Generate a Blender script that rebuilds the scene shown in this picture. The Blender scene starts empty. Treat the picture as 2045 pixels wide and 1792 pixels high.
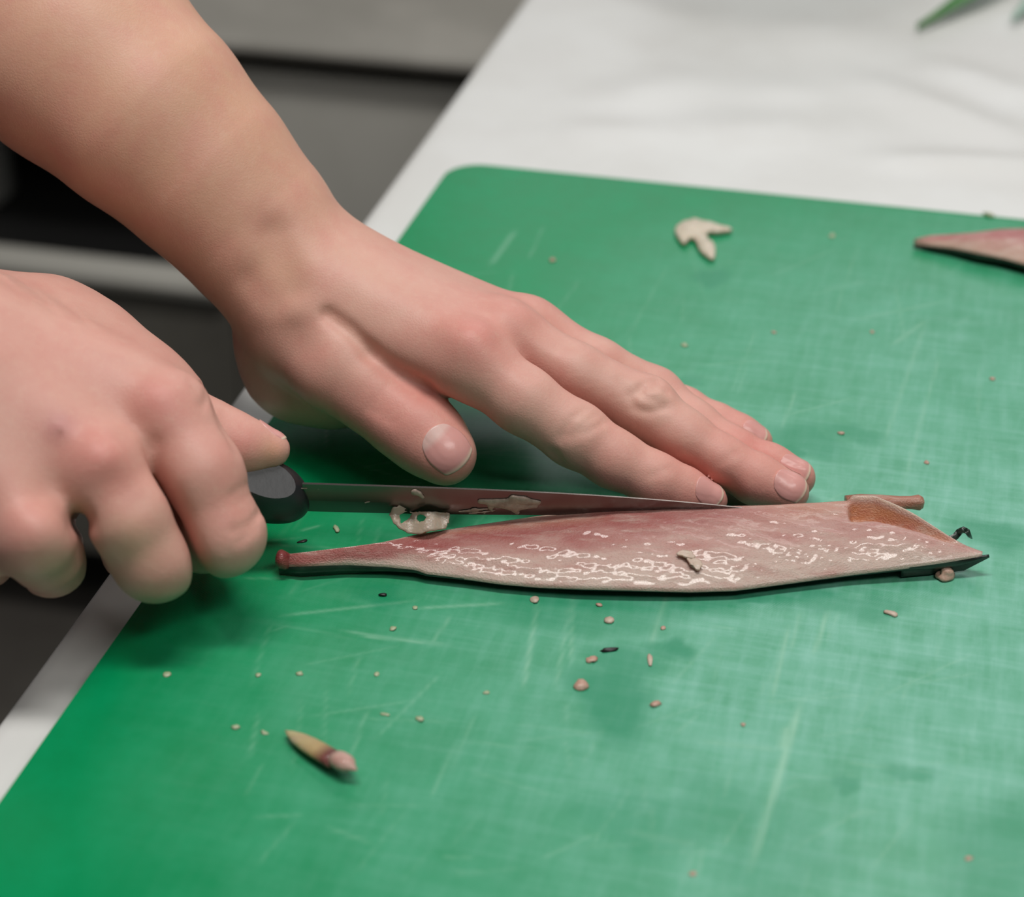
import bpy, bmesh, math, random
import numpy as np
from mathutils import Vector, Matrix

random.seed(7); rng = np.random.default_rng(7)
sc = bpy.context.scene
col = sc.collection

# ------------------------------------------------------------------ camera
F = 3940.0                      # focal length in pixels of the 2045 x 1792 frame
TH = math.radians(31.3)         # downward pitch
DC = 0.68                       # distance from lens to the board along the axis
CAM = np.array([0, -DC*math.cos(TH), DC*math.sin(TH)])
FW = np.array([0, math.cos(TH), -math.sin(TH)])
UP = np.array([0, math.sin(TH), math.cos(TH)])
RT = np.array([1.0, 0, 0])
cd = bpy.data.cameras.new('camera'); co = bpy.data.objects.new('camera', cd); col.objects.link(co)
co.location = CAM; co.rotation_euler = (math.pi/2-TH, 0, 0)
cd.sensor_fit = 'HORIZONTAL'; cd.sensor_width = 36.0; cd.lens = 36.0*F/2045.0
cd.clip_start = 0.02; cd.clip_end = 50
cd.dof.use_dof = True; cd.dof.focus_distance = 0.622; cd.dof.aperture_fstop = 8.0
sc.camera = co

# ------------------------------------------------------------------ world, lights, exposure
w = bpy.data.worlds.new('world'); sc.world = w; w.use_nodes = True
w.node_tree.nodes['Background'].inputs[0].default_value = (0.86, 0.93, 1.0, 1)
w.node_tree.nodes['Background'].inputs[1].default_value = 0.04
def area(name, loc, target, size, size_y, power, color=(1, 1, 1)):
    l = bpy.data.lights.new(name, 'AREA'); l.shape = 'RECTANGLE'; l.size = size; l.size_y = size_y
    l.energy = power; l.color = color
    o = bpy.data.objects.new(name, l); col.objects.link(o); o.location = loc
    o.rotation_euler = (Vector(target)-Vector(loc)).to_track_quat('-Z', 'Y').to_euler()
    return o
area('front_fill_light', (0.0, -0.08, 1.75), (0, 0, 0), 1.0, 0.22, 18.5, (1.0, 0.975, 0.93))
area('front_fill_light', (0.75, 1.1, 1.75), (0, 0.3, 0), 1.2, 0.30, 5, (1.0, 0.975, 0.93))
area('front_fill_light', (0.75, -1.05, 1.75), (0, 0.1, 0), 1.2, 0.30, 11, (1.0, 0.975, 0.93))  # unseen lamp added as fill for the camera-facing sides
area('sheen_light', (0.68, 2.52, 1.74), (0.1, 0, 0), 1.9, 1.7, 10, (0.93, 0.97, 1.0))  # unseen bright area at back right, placed and sized for the board's sheen
sc.view_settings.view_transform = 'Standard'; sc.view_settings.look = 'None'
sc.view_settings.gamma = 1; sc.view_settings.use_curve_mapping = False
sc.view_settings.exposure = 0.10

# ------------------------------------------------------------------ helpers
def at(px, py, z):
    """world point at height z (metres) seen at a pixel of the photograph"""
    r = FW + RT*(px-1022.5)/F - UP*(py-896)/F
    return CAM + r*((z-CAM[2])/r[2])
def cm(px, py, z): return at(px, py, z/100.0)
def tag(o, label=None, cat=None, group=None, kind=None):
    if label: o['label'] = label
    if cat: o['category'] = cat
    if group: o['group'] = group
    if kind: o['kind'] = kind
    return o
def link(name, me, mat=None, parent=None, smooth=True):
    o = bpy.data.objects.new(name, me); col.objects.link(o)
    if mat is not None: me.materials.append(mat)
    if parent is not None: o.parent = parent
    if smooth: me.polygons.foreach_set('use_smooth', [True]*len(me.polygons))
    return o
def mesh_np(name, V, Fc):
    me = bpy.data.meshes.new(name); V = np.asarray(V, np.float32); Fc = np.asarray(Fc, np.int32)
    n = Fc.shape[1]
    me.vertices.add(len(V)); me.vertices.foreach_set('co', V.ravel())
    me.loops.add(Fc.size); me.loops.foreach_set('vertex_index', Fc.ravel())
    me.polygons.add(len(Fc)); me.polygons.foreach_set('loop_start', np.arange(0, Fc.size, n, dtype=np.int32))
    me.update(calc_edges=True); me.validate()
    return me
def set_col(me, name, C):
    a = me.color_attributes.new(name, 'FLOAT_COLOR', 'POINT')
    C = np.asarray(C, np.float32)
    if C.shape[1] == 3: C = np.hstack([C, np.ones((len(C), 1), np.float32)])
    a.data.foreach_set('color', C.ravel())
def empty(name, loc=(0, 0, 0)):
    o = bpy.data.objects.new(name, None); col.objects.link(o); o.location = loc; o.empty_display_size = 0.01
    return o
def box_bm(bm, lo, hi, M=None):
    r = bmesh.ops.create_cube(bm, size=1.0)
    for v in r['verts']:
        v.co = Vector([(lo[i]+hi[i])/2 + v.co[i]*(hi[i]-lo[i]) for i in range(3)])
        if M is not None: v.co = M @ v.co
    return r['verts']
def box(name, lo, hi, mat, parent=None, M=None, bevel=0.0, seg=2):
    bm = bmesh.new(); box_bm(bm, lo, hi)
    if bevel: bmesh.ops.bevel(bm, geom=list(bm.edges), offset=bevel, segments=seg, affect='EDGES', profile=0.5)
    if M is not None: bm.transform(M)
    me = bpy.data.meshes.new(name); bm.to_mesh(me); bm.free()
    return link(name, me, mat, parent, smooth=False)

class N:
    """tiny node-tree writer"""
    def __init__(s, name):
        s.m = bpy.data.materials.new(name); s.m.use_nodes = True; s.t = s.m.node_tree
        s.b = s.t.nodes['Principled BSDF']
    def n(s, typ, **kw):
        x = s.t.nodes.new(typ)
        for k, v in kw.items():
            if k.startswith('i_'):
                key = k[2:]; key = int(key) if key.isdigit() else key.replace('_', ' ')
                s.put(x.inputs[key], v)
            else: setattr(x, k, v)
        return x
    def put(s, sock, v):
        if isinstance(v, bpy.types.NodeSocket): s.t.links.new(v, sock)
        else: sock.default_value = v
    def set(s, **kw):
        for k, v in kw.items(): s.put(s.b.inputs[k.replace('_', ' ')], v)
    def noise(s, scale, detail=3, rough=0.5, vec=None, dist=0.0):
        x = s.n('ShaderNodeTexNoise'); x.inputs['Scale'].default_value = scale
        x.inputs['Detail'].default_value = detail; x.inputs['Roughness'].default_value = rough
        x.inputs['Distortion'].default_value = dist
        if vec is not None: s.put(x.inputs['Vector'], vec)
        return x.outputs['Fac']
    def ramp(s, fac, p0, p1, c0=(0, 0, 0, 1), c1=(1, 1, 1, 1)):
        x = s.n('ShaderNodeValToRGB'); e = x.color_ramp.elements
        e[0].position, e[1].position = p0, p1; e[0].color, e[1].color = c0, c1
        s.put(x.inputs[0], fac); return x.outputs[0]
    def mix(s, fac, a, b, mode='MIX'):
        x = s.n('ShaderNodeMix', data_type='RGBA', blend_type=mode)
        s.put(x.inputs[0], fac); s.put(x.inputs[6], a); s.put(x.inputs[7], b); return x.outputs[2]
    def math(s, op, a, b=0.0):
        x = s.n('ShaderNodeMath', operation=op); s.put(x.inputs[0], a); s.put(x.inputs[1], b); return x.outputs[0]
    def coord(s, which='Object'): return s.n('ShaderNodeTexCoord').outputs[which]
    def mapping(s, vec, scale=(1, 1, 1), rot=(0, 0, 0)):
        x = s.n('ShaderNodeMapping'); s.put(x.inputs['Vector'], vec)
        x.inputs['Scale'].default_value = scale; x.inputs['Rotation'].default_value = rot; return x.outputs[0]
    def attr(s, name): return s.n('ShaderNodeVertexColor', layer_name=name).outputs['Color']
    def sep(s, c):
        x = s.n('ShaderNodeSeparateColor'); s.put(x.inputs[0], c); return x.outputs
    def bump(s, h, strength=0.3, dist=0.001, normal=None):
        x = s.n('ShaderNodeBump'); x.inputs['Strength'].default_value = strength
        x.inputs['Distance'].default_value = dist; s.put(x.inputs['Height'], h)
        if normal is not None: s.put(x.inputs['Normal'], normal)
        s.put(s.b.inputs['Normal'], x.outputs[0]); return x.outputs[0]
def c4(r, g, b): return (r, g, b, 1)
def srgb(r, g, b):
    f = lambda c: c/12.92 if c <= 0.04045 else ((c+0.055)/1.055)**2.4
    return (f(r/255), f(g/255), f(b/255), 1)

# ------------------------------------------------------------------ materials
def m_skin():
    s = N('skin'); c = s.coord()
    base = s.attr('tint')
    n1 = s.noise(90, 4, 0.6, c); n2 = s.noise(380, 3, 0.6, c)
    k = s.mix(s.ramp(n1, 0.40, 0.72), base, c4(0.65, 0.265, 0.225))
    x = s.mix(0.42, base, k)
    x = s.mix(s.math('MULTIPLY', s.ramp(n2, 0.50, 0.80), 0.22), x, c4(0.76, 0.50, 0.39))
    s.set(Base_Color=x, Roughness=0.50, Subsurface_Weight=0.10, Subsurface_Radius=(1.0, 0.35, 0.2), Subsurface_Scale=0.0012)
    s.set(Specular_IOR_Level=0.42)
    v = s.n('ShaderNodeTexVoronoi', feature='DISTANCE_TO_EDGE'); s.put(v.inputs['Vector'], c); v.inputs['Scale'].default_value = 900
    h = s.math('ADD', s.math('MULTIPLY', s.ramp(v.outputs['Distance'], 0.0, 0.25), 0.35), s.noise(420, 4, 0.7, c))
    s.bump(h, 0.14, 0.0005)
    return s.m
def m_nail():
    s = N('nail'); c = s.coord()
    s.set(Base_Color=s.attr('tint'), Roughness=0.28, Subsurface_Weight=0.12, Subsurface_Radius=(1, .4, .25), Subsurface_Scale=0.002)
    s.bump(s.noise(700, 2, 0.5, c), 0.10, 0.0004)
    return s.m
def m_simple(name, colr, rough=0.5, metal=0.0, noise_scale=None, colr2=None, lo=.4, hi=.6, bump=0.0, bscale=300, **kw):
    s = N(name); c = s.coord()
    b = colr
    if noise_scale: b = s.mix(s.ramp(s.noise(noise_scale, 4, 0.6, c), lo, hi), colr, colr2)
    s.set(Base_Color=b, Roughness=rough, Metallic=metal, **kw)
    if bump: s.bump(s.noise(bscale, 3, 0.6, c), bump, 0.001)
    return s.m
SKIN = m_skin(); NAIL = m_nail()

def m_board():
    s = N('green_plastic'); c = s.coord()
    wear_sheen = s.sep(s.attr('wear_sheen'))                       # R scratch, G wet patch, B rubbed area with painted sheen
    n1 = s.noise(55, 5, 0.65, c)
    st = s.noise(240, 4, 0.6, s.mapping(c, (1.0, 0.12, 1.0), (0, 0, 0.05)))
    st2 = s.noise(240, 4, 0.6, s.mapping(c, (0.10, 1.0, 1.0), (0, 0, 0.25)))
    g = s.mix(s.ramp(n1, 0.35, 0.70), c4(0.0, 0.255, 0.085), c4(0.0, 0.29, 0.105))
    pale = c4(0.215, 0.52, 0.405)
    rub_sheen = s.math('MULTIPLY', wear_sheen[2], s.math('ADD', s.math('ADD', s.math('MULTIPLY', s.ramp(n1, 0.30, 0.75), 0.40), 0.38), s.math('MULTIPLY', s.math('ADD', s.ramp(st, 0.42, 0.72), s.ramp(st2, 0.45, 0.75)), 0.26)))
    g = s.mix(rub_sheen, g, pale)
    g = s.mix(wear_sheen[0], g, c4(0.30, 0.58, 0.42))
    g = s.mix(s.math('MULTIPLY', wear_sheen[1], 0.85), g, c4(0.0, 0.235, 0.105))
    s.set(Base_Color=g, Specular_IOR_Level=0.34)
    r = s.math('SUBTRACT', s.math('ADD', 0.17, s.math('MULTIPLY', n1, 0.14)), s.math('MULTIPLY', wear_sheen[1], 0.06))
    s.set(Roughness=r)
    w1 = s.n('ShaderNodeTexWave', wave_type='BANDS', bands_direction='X'); s.put(w1.inputs['Vector'], s.mapping(c, (1, 1, 1), (0, 0, 0.55))); w1.inputs['Scale'].default_value = 420
    w2 = s.n('ShaderNodeTexWave', wave_type='BANDS', bands_direction='Y'); s.put(w2.inputs['Vector'], s.mapping(c, (1, 1, 1), (0, 0, 0.55))); w2.inputs['Scale'].default_value = 420
    h = s.math('ADD', s.math('MULTIPLY', s.math('MULTIPLY', w1.outputs['Fac'], w2.outputs['Fac']), 0.6), s.math('MULTIPLY', st, 0.5))
    h = s.math('SUBTRACT', h, s.math('MULTIPLY', wear_sheen[0], 0.8))
    s.bump(h, 0.09, 0.0005)
    return s.m
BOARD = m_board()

WHITE = m_simple('white_table', c4(0.74, 0.735, 0.72), 0.32, noise_scale=14, colr2=c4(0.78, 0.78, 0.77), bump=0.05, bscale=60)
STEEL = m_simple('brushed_steel', c4(0.50, 0.475, 0.43), 0.45, 0.25, 9, c4(0.42, 0.40, 0.36))
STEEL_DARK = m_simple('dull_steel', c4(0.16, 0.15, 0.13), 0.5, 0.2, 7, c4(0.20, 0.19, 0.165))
DOOR = m_simple('pale_steel', c4(0.72, 0.70, 0.64), 0.5, 0.05, 6, c4(0.66, 0.64, 0.58))
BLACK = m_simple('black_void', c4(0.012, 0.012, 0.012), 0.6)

# ------------------------------------------------------------------ setting: floor, wall, table, counter
YAW = math.radians(-14.3)
E1 = np.array([math.cos(YAW), math.sin(YAW), 0]); E2 = np.array([-math.sin(YAW), math.cos(YAW), 0])
ZT = -0.012                                             # table top below the board's top face
FLOOR_Z = -0.90
fl = box('floor', (-3, -2.5, FLOOR_Z-0.05), (3.5, 3.4, FLOOR_Z), m_simple('floor_tile', c4(0.10, 0.09, 0.08), 0.5, noise_scale=5, colr2=c4(0.14, 0.13, 0.115)))
tag(fl, kind='structure')
wl = box('wall_back', (-3, 3.4, FLOOR_Z), (3.5, 3.5, 1.9), m_simple('wall_paint', c4(0.62, 0.62, 0.60), 0.7, noise_scale=3, colr2=c4(0.66, 0.66, 0.64)))
tag(wl, kind='structure')

# white table: its left edge follows the photographed line
TA = at(1045, 0, ZT); TB = at(0, 1432, ZT)
td = (TA-TB)/np.linalg.norm(TA-TB); tn = np.array([td[1], -td[0], 0])      # tn points to the right, over the table
def tpt(s, r): return TB + td*s + tn*r
def build_table():
    root = empty('work_table', tpt(0.4, 0.4)*np.array([1, 1, 0])+np.array([0, 0, FLOOR_Z]))
    tag(root, 'white work table carrying the green cutting board', 'table')
    ns, nr = 210, 130
    S = np.linspace(-0.5, 1.05, ns); R = np.concatenate([[0.0, 0.0012, 0.0026], np.linspace(0.006, 1.2, nr-3)])
    V = []; SS, RR = np.meshgrid(S, R, indexing='ij')
    P = TB[None, None]+td*SS[..., None]+tn*RR[..., None]
    z = np.zeros_like(SS)
    # soft folds in the white sheet that covers the far part of the table
    def fold(p0, p1, wdt, amp):
        a, b = at(*p0, ZT)[:2], at(*p1, ZT)[:2]; ab = b-a
        q = P[..., :2]-a; t = np.clip((q@ab)/(ab@ab), 0, 1)
        dist = np.linalg.norm(q-t[..., None]*ab, axis=-1)
        return amp*np.exp(-(dist/wdt)**2)*np.sin(np.pi*np.clip(t, 0.02, 0.98))**0.5
    for p0, p1, wd, am in [((1700, 150), (2045, 290), .014, .0042), ((1750, 320), (2100, 330), .010, .0034), ((1180, 215), (1420, 150), .022, .0028),
                           ((1350, 265), (1650, 255), .022, .0026), ((1100, 270), (1330, 262), .016, .0022), ((1480, 190), (1640, 175), .02, .0024), ((1830, 120), (2060, 200), .014, .003), ((1500, 60), (1800, 90), .03, .003)]:
        z += fold(p0, p1, wd, am)
    edge = np.array([-0.0026, -0.0008, 0.0])
    z[:, :3] += edge
    P[..., 2] += z
    V = P.reshape(-1, 3); idx = np.arange(ns*nr).reshape(ns, nr)
    Fq = np.stack([idx[:-1, :-1], idx[:-1, 1:], idx[1:, 1:], idx[1:, :-1]], -1).reshape(-1, 4)
    # close: skirt down 22 mm and a bottom
    per = np.concatenate([idx[:, 0], idx[-1, 1:], idx[::-1, -1][1:], idx[0, ::-1][1:-1]])
    low = V[per].copy(); low[:, 2] = ZT-0.024; b0 = len(V)
    V = np.vstack([V, low]); m = len(per); k = np.arange(m)
    Fs = np.stack([per[k], per[(k+1) % m], b0+(k+1) % m, b0+k], -1)
    Fq = np.vstack([Fq, Fs[:, ::-1]])
    me = mesh_np('table_top', V-np.array(root.location), Fq)
    bm = bmesh.new(); bm.from_mesh(me); bm.verts.ensure_lookup_table()
    bm.faces.new([bm.verts[b0+i] for i in range(m)]); bmesh.ops.recalc_face_normals(bm, faces=bm.faces); bm.to_mesh(me); bm.free()
    link('table_top', me, WHITE, root)
    for s_, r_ in ((-0.42, 0.09), (0.97, 0.09), (-0.42, 1.1), (0.97, 1.1)):
        p = tpt(s_, r_)-np.array(root.location); 
        box('leg', (p[0]-.02, p[1]-.02, 0), (p[0]+.02, p[1]+.02, -FLOOR_Z+ZT-.024), STEEL, root, bevel=.004)
build_table()

def frame_at(px, py, dist):
    """point seen at a pixel on the vertical plane lying dist metres away along E2"""
    r = FW + RT*(px-1022.5)/F - UP*(py-896)/F
    return CAM + r*((dist-CAM@E2)/(r@E2))
def build_counter():
    DF = 0.92                                            # front face position along E2
    M = Matrix(((E1[0], E2[0], 0, 0), (E1[1], E2[1], 0, 0), (0, 0, 1, 0), (0, 0, 0, 1)))
    loc = lambda p: (float(p@E1), float(p@E2), float(p[2]))
    ztop = loc(frame_at(700, 92, DF))[2]; zund = loc(frame_at(700, 122, DF))[2]
    u_split = loc(frame_at(455, 200, DF))[0]
    zbar1 = loc(frame_at(220, 540, DF))[2]; zbar0 = loc(frame_at(220, 592, DF))[2]
    root = empty('steel_counter', M @ Vector((0, DF+.3, FLOOR_Z)))
    tag(root, 'stainless steel kitchen counter with open dark shelf standing behind the table', 'counter')
    inv = Matrix.Translation(-Vector(root.location)) @ M
    def b(n, lo, hi, mt, bev=.003): return box(n, lo, hi, mt, root, inv, bev)
    x0, x1 = -1.3, 0.55
    b('worktop', (x0, DF-.012, zund), (x1, DF+.62, ztop), STEEL, .006)
    b('side_panel', (x0+.0, DF+.03, FLOOR_Z+.1), (x0+.02, DF+.6, zund), STEEL)
    b('side_panel', (x1-.02, DF+.03, FLOOR_Z+.1), (x1, DF+.6, zund), STEEL)
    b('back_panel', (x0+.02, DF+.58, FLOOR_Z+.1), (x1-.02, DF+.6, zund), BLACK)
    b('cabinet_door', (u_split, DF+.012, FLOOR_Z+.12), (x1-.03, DF+.03, zund-.018), DOOR, .004)
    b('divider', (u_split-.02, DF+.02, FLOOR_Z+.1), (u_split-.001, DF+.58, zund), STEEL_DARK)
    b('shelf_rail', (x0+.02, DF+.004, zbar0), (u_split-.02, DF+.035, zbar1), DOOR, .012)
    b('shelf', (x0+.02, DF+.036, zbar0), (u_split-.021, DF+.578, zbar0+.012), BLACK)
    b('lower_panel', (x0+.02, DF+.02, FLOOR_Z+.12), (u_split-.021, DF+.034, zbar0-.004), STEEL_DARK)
    b('backsplash', (x0, DF+.60, zund), (x1, DF+.62, ztop+.5), STEEL)
    for xx in (x0+.03, x1-.07):
        for yy in (DF+.05, DF+.52): b('foot', (xx, yy, FLOOR_Z), (xx+.04, yy+.04, FLOOR_Z+.1), STEEL_DARK)
    # pale cylinder-like pot standing in the open shelf at the far left
    p = loc(frame_at(-15, 380, DF+.16))
    bm = bmesh.new()
    prof = [(0, 0), (.055, 0), (.062, .01), (.062, .12), (.066, .125), (.066, .13), (.058, .13), (.058, .012), (0, .012)]
    return root, M, DF, p, zbar0
counter, CM, CDF, pot_p, shelf_z = build_counter()

def lathe(name, prof, seg, mat, parent=None, loc=(0, 0, 0)):
    V = []; Fq = []
    for r, z in prof:
        for k in range(seg):
            a = 2*math.pi*k/seg; V.append((r*math.cos(a), r*math.sin(a), z))
    for i in range(len(prof)-1):
        for k in range(seg):
            Fq.append((i*seg+k, i*seg+(k+1) % seg, (i+1)*seg+(k+1) % seg, (i+1)*seg+k))
    me = mesh_np(name, V, Fq); o = link(name, me, mat, parent); o.location = loc; return o
pl = CM @ Vector((pot_p[0]-.03, CDF+.14, shelf_z+.0125))
pot = lathe('steel_pot', [(.0005, 0), (.05, 0), (.06, .01), (.062, .14), (.067, .146), (.066, .15), (.058, .148), (.057, .012), (.0005, .012)], 40, m_simple('pot_steel', c4(.6, .6, .57), .35, .4), None, pl)
tag(pot, 'blurred pale steel pot on the dark shelf at the left edge', 'pot')

# ------------------------------------------------------------------ cutting board
BX, BY = 0.42, 0.62
corner = at(906, 322, 0.0)                               # (virtual) far-left corner of the board
borg = corner - E2*BY                                    # near-left corner; local x along E1, y along E2
def b2l(p):
    q = np.asarray(p)-borg; return np.stack([q@E1, q@E2], -1)
def pl2(px, py): return b2l(at(px, py, 0))
def build_board():
    root = empty('cutting_board', borg+np.array([0, 0, ZT])); root.rotation_euler = (0, 0, YAW)
    tag(root, 'large green plastic cutting board, scratched and wet, lying on the white table', 'cutting board')
    rc = 0.016
    bm = bmesh.new()
    pts = []
    for cx, cy, a0 in ((BX-rc, BY-rc, 0), (rc, BY-rc, 90), (rc, rc, 180), (BX-rc, rc, 270)):
        for k in range(13):
            a = math.radians(a0+90*k/12); pts.append((cx+rc*math.cos(a), cy+rc*math.sin(a)))
    bot = [bm.verts.new((x, y, 0)) for x, y in pts]
    top = [bm.verts.new((x, y, 0.0118)) for x, y in pts]
    bm.faces.new(bot[::-1]); ft = bm.faces.new(top)
    for i in range(len(pts)): bm.faces.new((bot[i], bot[(i+1) % len(pts)], top[(i+1) % len(pts)], top[i]))
    bmesh.ops.bevel(bm, geom=list(ft.edges), offset=0.0022, segments=3, affect='EDGES', profile=0.5)
    me = bpy.data.meshes.new('body'); bm.to_mesh(me); bm.free()
    set_col(me, 'wear_sheen', np.zeros((len(me.vertices), 3)))
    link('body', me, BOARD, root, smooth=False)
    # worked top face
    h = 0.0011; x = np.arange(0.0021, BX-0.002, h); y = np.arange(0.0021, BY-0.002, h)
    X, Y = np.meshgrid(x, y, indexing='ij'); nx, ny = X.shape
    wear_sheen = np.zeros((nx, ny, 3))
    def segd(a, b):
        a, b = np.asarray(a), np.asarray(b); ab = b-a
        t = np.clip(((X-a[0])*ab[0]+(Y-a[1])*ab[1])/(ab@ab), 0, 1)
        return np.hypot(X-a[0]-t*ab[0], Y-a[1]-t*ab[1]), t
    def scratch(p, q, wd, amt):
        d, t = segd(pl2(*p), pl2(*q)); wear_sheen[..., 0] = np.maximum(wear_sheen[..., 0], amt*np.exp(-(d/wd)**2)*np.clip(np.sin(np.pi*np.clip(t, .03, .97))*2.5, 0, 1))
    for p, q, wd, am in [((1655, 1215), (1625, 1310), .0007, .55), ((1600, 1400), (1500, 1740), .0010, .75), ((1575, 1450), (1560, 1500), .0012, .6), ((1335, 1180), (1300, 1290), .0009, .5), ((1575, 1250), (1540, 1400), .0007, .45),
                         ((1075, 1200), (1045, 1380), .0007, .5), ((1140, 1200), (1110, 1380), .0006, .35), ((1145, 1180), (1140, 1330), .0006, .4), ((1600, 1220), (1580, 1300), .0006, .3),
                         ((680, 1260), (900, 1290), .0007, .35), ((720, 1270), (860, 1285), .0006, .5), ((560, 1230), (830, 1200), .0007, .35), ((830, 1215), (1010, 1205), .0007, .45), ((860, 1290), (900, 1230), .0006, .3),
                         ((980, 530), (1030, 460), .0012, .35), ((1780, 690), (1850, 640), .0010, .3), ((1760, 900), (1850, 640), .0007, .25), ((1400, 1480), (1560, 1500), .001, .25), ((1250, 1660), (1400, 1690), .0012, .22),
                         ((1590, 780), (1560, 860), .0006, .3), ((600, 1060), (640, 1050), .0006, .3), ((1880, 700), (1800, 980), .0006, .25), ((1700, 640), (1900, 600), .001, .2)]:
        scratch(p, q, wd, am)
    for _ in range(150):                                   # fine random cuts
        px, py = rng.uniform(500, 2045), rng.uniform(480, 1792); a = rng.normal(0.15, 0.3) if rng.random() < .5 else rng.normal(1.35, .25); L = rng.uniform(20, 110)
        scratch((px-L*math.cos(a), py+L*math.sin(a)*.8), (px+L*math.cos(a), py-L*math.sin(a)*.8), .0005, rng.uniform(.08, .26))
    def blob(px, py, rx, ry, amt, ch=1, soft=.35, seed=0.0):
        c = pl2(px, py); ang = np.arctan2(Y-c[1], X-c[0])
        rr = 1+(.22*np.sin(2*ang+seed)+.14*np.sin(3*ang+seed*2.3)+.08*np.sin(5*ang+seed*3.1))*(1 if ch == 1 else .45)
        d = np.hypot((X-c[0])/rx, (Y-c[1])/ry)/rr
        wear_sheen[..., ch] = np.maximum(wear_sheen[..., ch], amt*np.clip((1+soft-d)/(2*soft), 0, 1))
    # rubbed, whitened working area; the board's pale sheen is painted in as well
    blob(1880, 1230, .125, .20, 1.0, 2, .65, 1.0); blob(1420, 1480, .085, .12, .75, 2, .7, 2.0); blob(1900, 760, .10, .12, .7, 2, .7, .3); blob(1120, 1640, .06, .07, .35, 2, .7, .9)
    # wet spots, with outlines of their own
    for px, py, rx, ry, am in [(1225, 1395, .011, .017, .8), (1245, 1335, .012, .010, .7), (1165, 1215, .03, .012, .55), (1300, 1200, .03, .012, .5), (1330, 1300, .006, .005, .6), (1560, 1190, .008, .006, .6), (1500, 1195, .006, .003, .7), (1640, 1200, .016, .006, .6), (1740, 1215, .014, .006, .6), (1420, 555, .006, .010, .7),
                               (1610, 880, .012, .012, .6), (1700, 865, .010, .006, .5), (1690, 1568, .003, .005, .6), (1815, 1545, .006, .004, .5), (1330, 1630, .016, .010, .35), (1550, 1700, .018, .018, .35), (2030, 1720, .016, .03, .5), (1280, 1660, .02, .008, .35), (1440, 1600, .01, .01, .3), (1990, 1070, .018, .007, .6),
                               (1380, 760, .006, .004, .4), (760, 1190, .010, .005, .5), (1352, 1296, .006, .004, .8), (1585, 902, .005, .004, .8)]:
        blob(px, py, rx, ry, am, 1, .3, px*.7)
    inside = np.ones((nx, ny), bool)
    for cx, cy, sx, sy in ((BX-rc, BY-rc, 1, 1), (rc, BY-rc, -1, 1), (rc, rc, -1, -1), (BX-rc, rc, 1, -1)):
        out = ((X-cx)*sx > 0) & ((Y-cy)*sy > 0) & (np.hypot(X-cx, Y-cy) > rc-.0022); inside &= ~out
    idx = np.arange(nx*ny).reshape(nx, ny)
    ok = inside[:-1, :-1] & inside[1:, :-1] & inside[1:, 1:] & inside[:-1, 1:]
    Fq = np.stack([idx[:-1, :-1], idx[1:, :-1], idx[1:, 1:], idx[:-1, 1:]], -1)[ok]
    used = np.unique(Fq); rm = np.full(nx*ny, -1); rm[used] = np.arange(len(used))
    V = np.stack([X, Y, np.full_like(X, 0.012)-.00015*np.clip(wear_sheen[..., 0], 0, 1)], -1).reshape(-1, 3)[used]
    me = mesh_np('top_face', V, rm[Fq]); set_col(me, 'wear_sheen', wear_sheen.reshape(-1, 3)[used])
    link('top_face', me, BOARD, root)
build_board()

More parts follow.
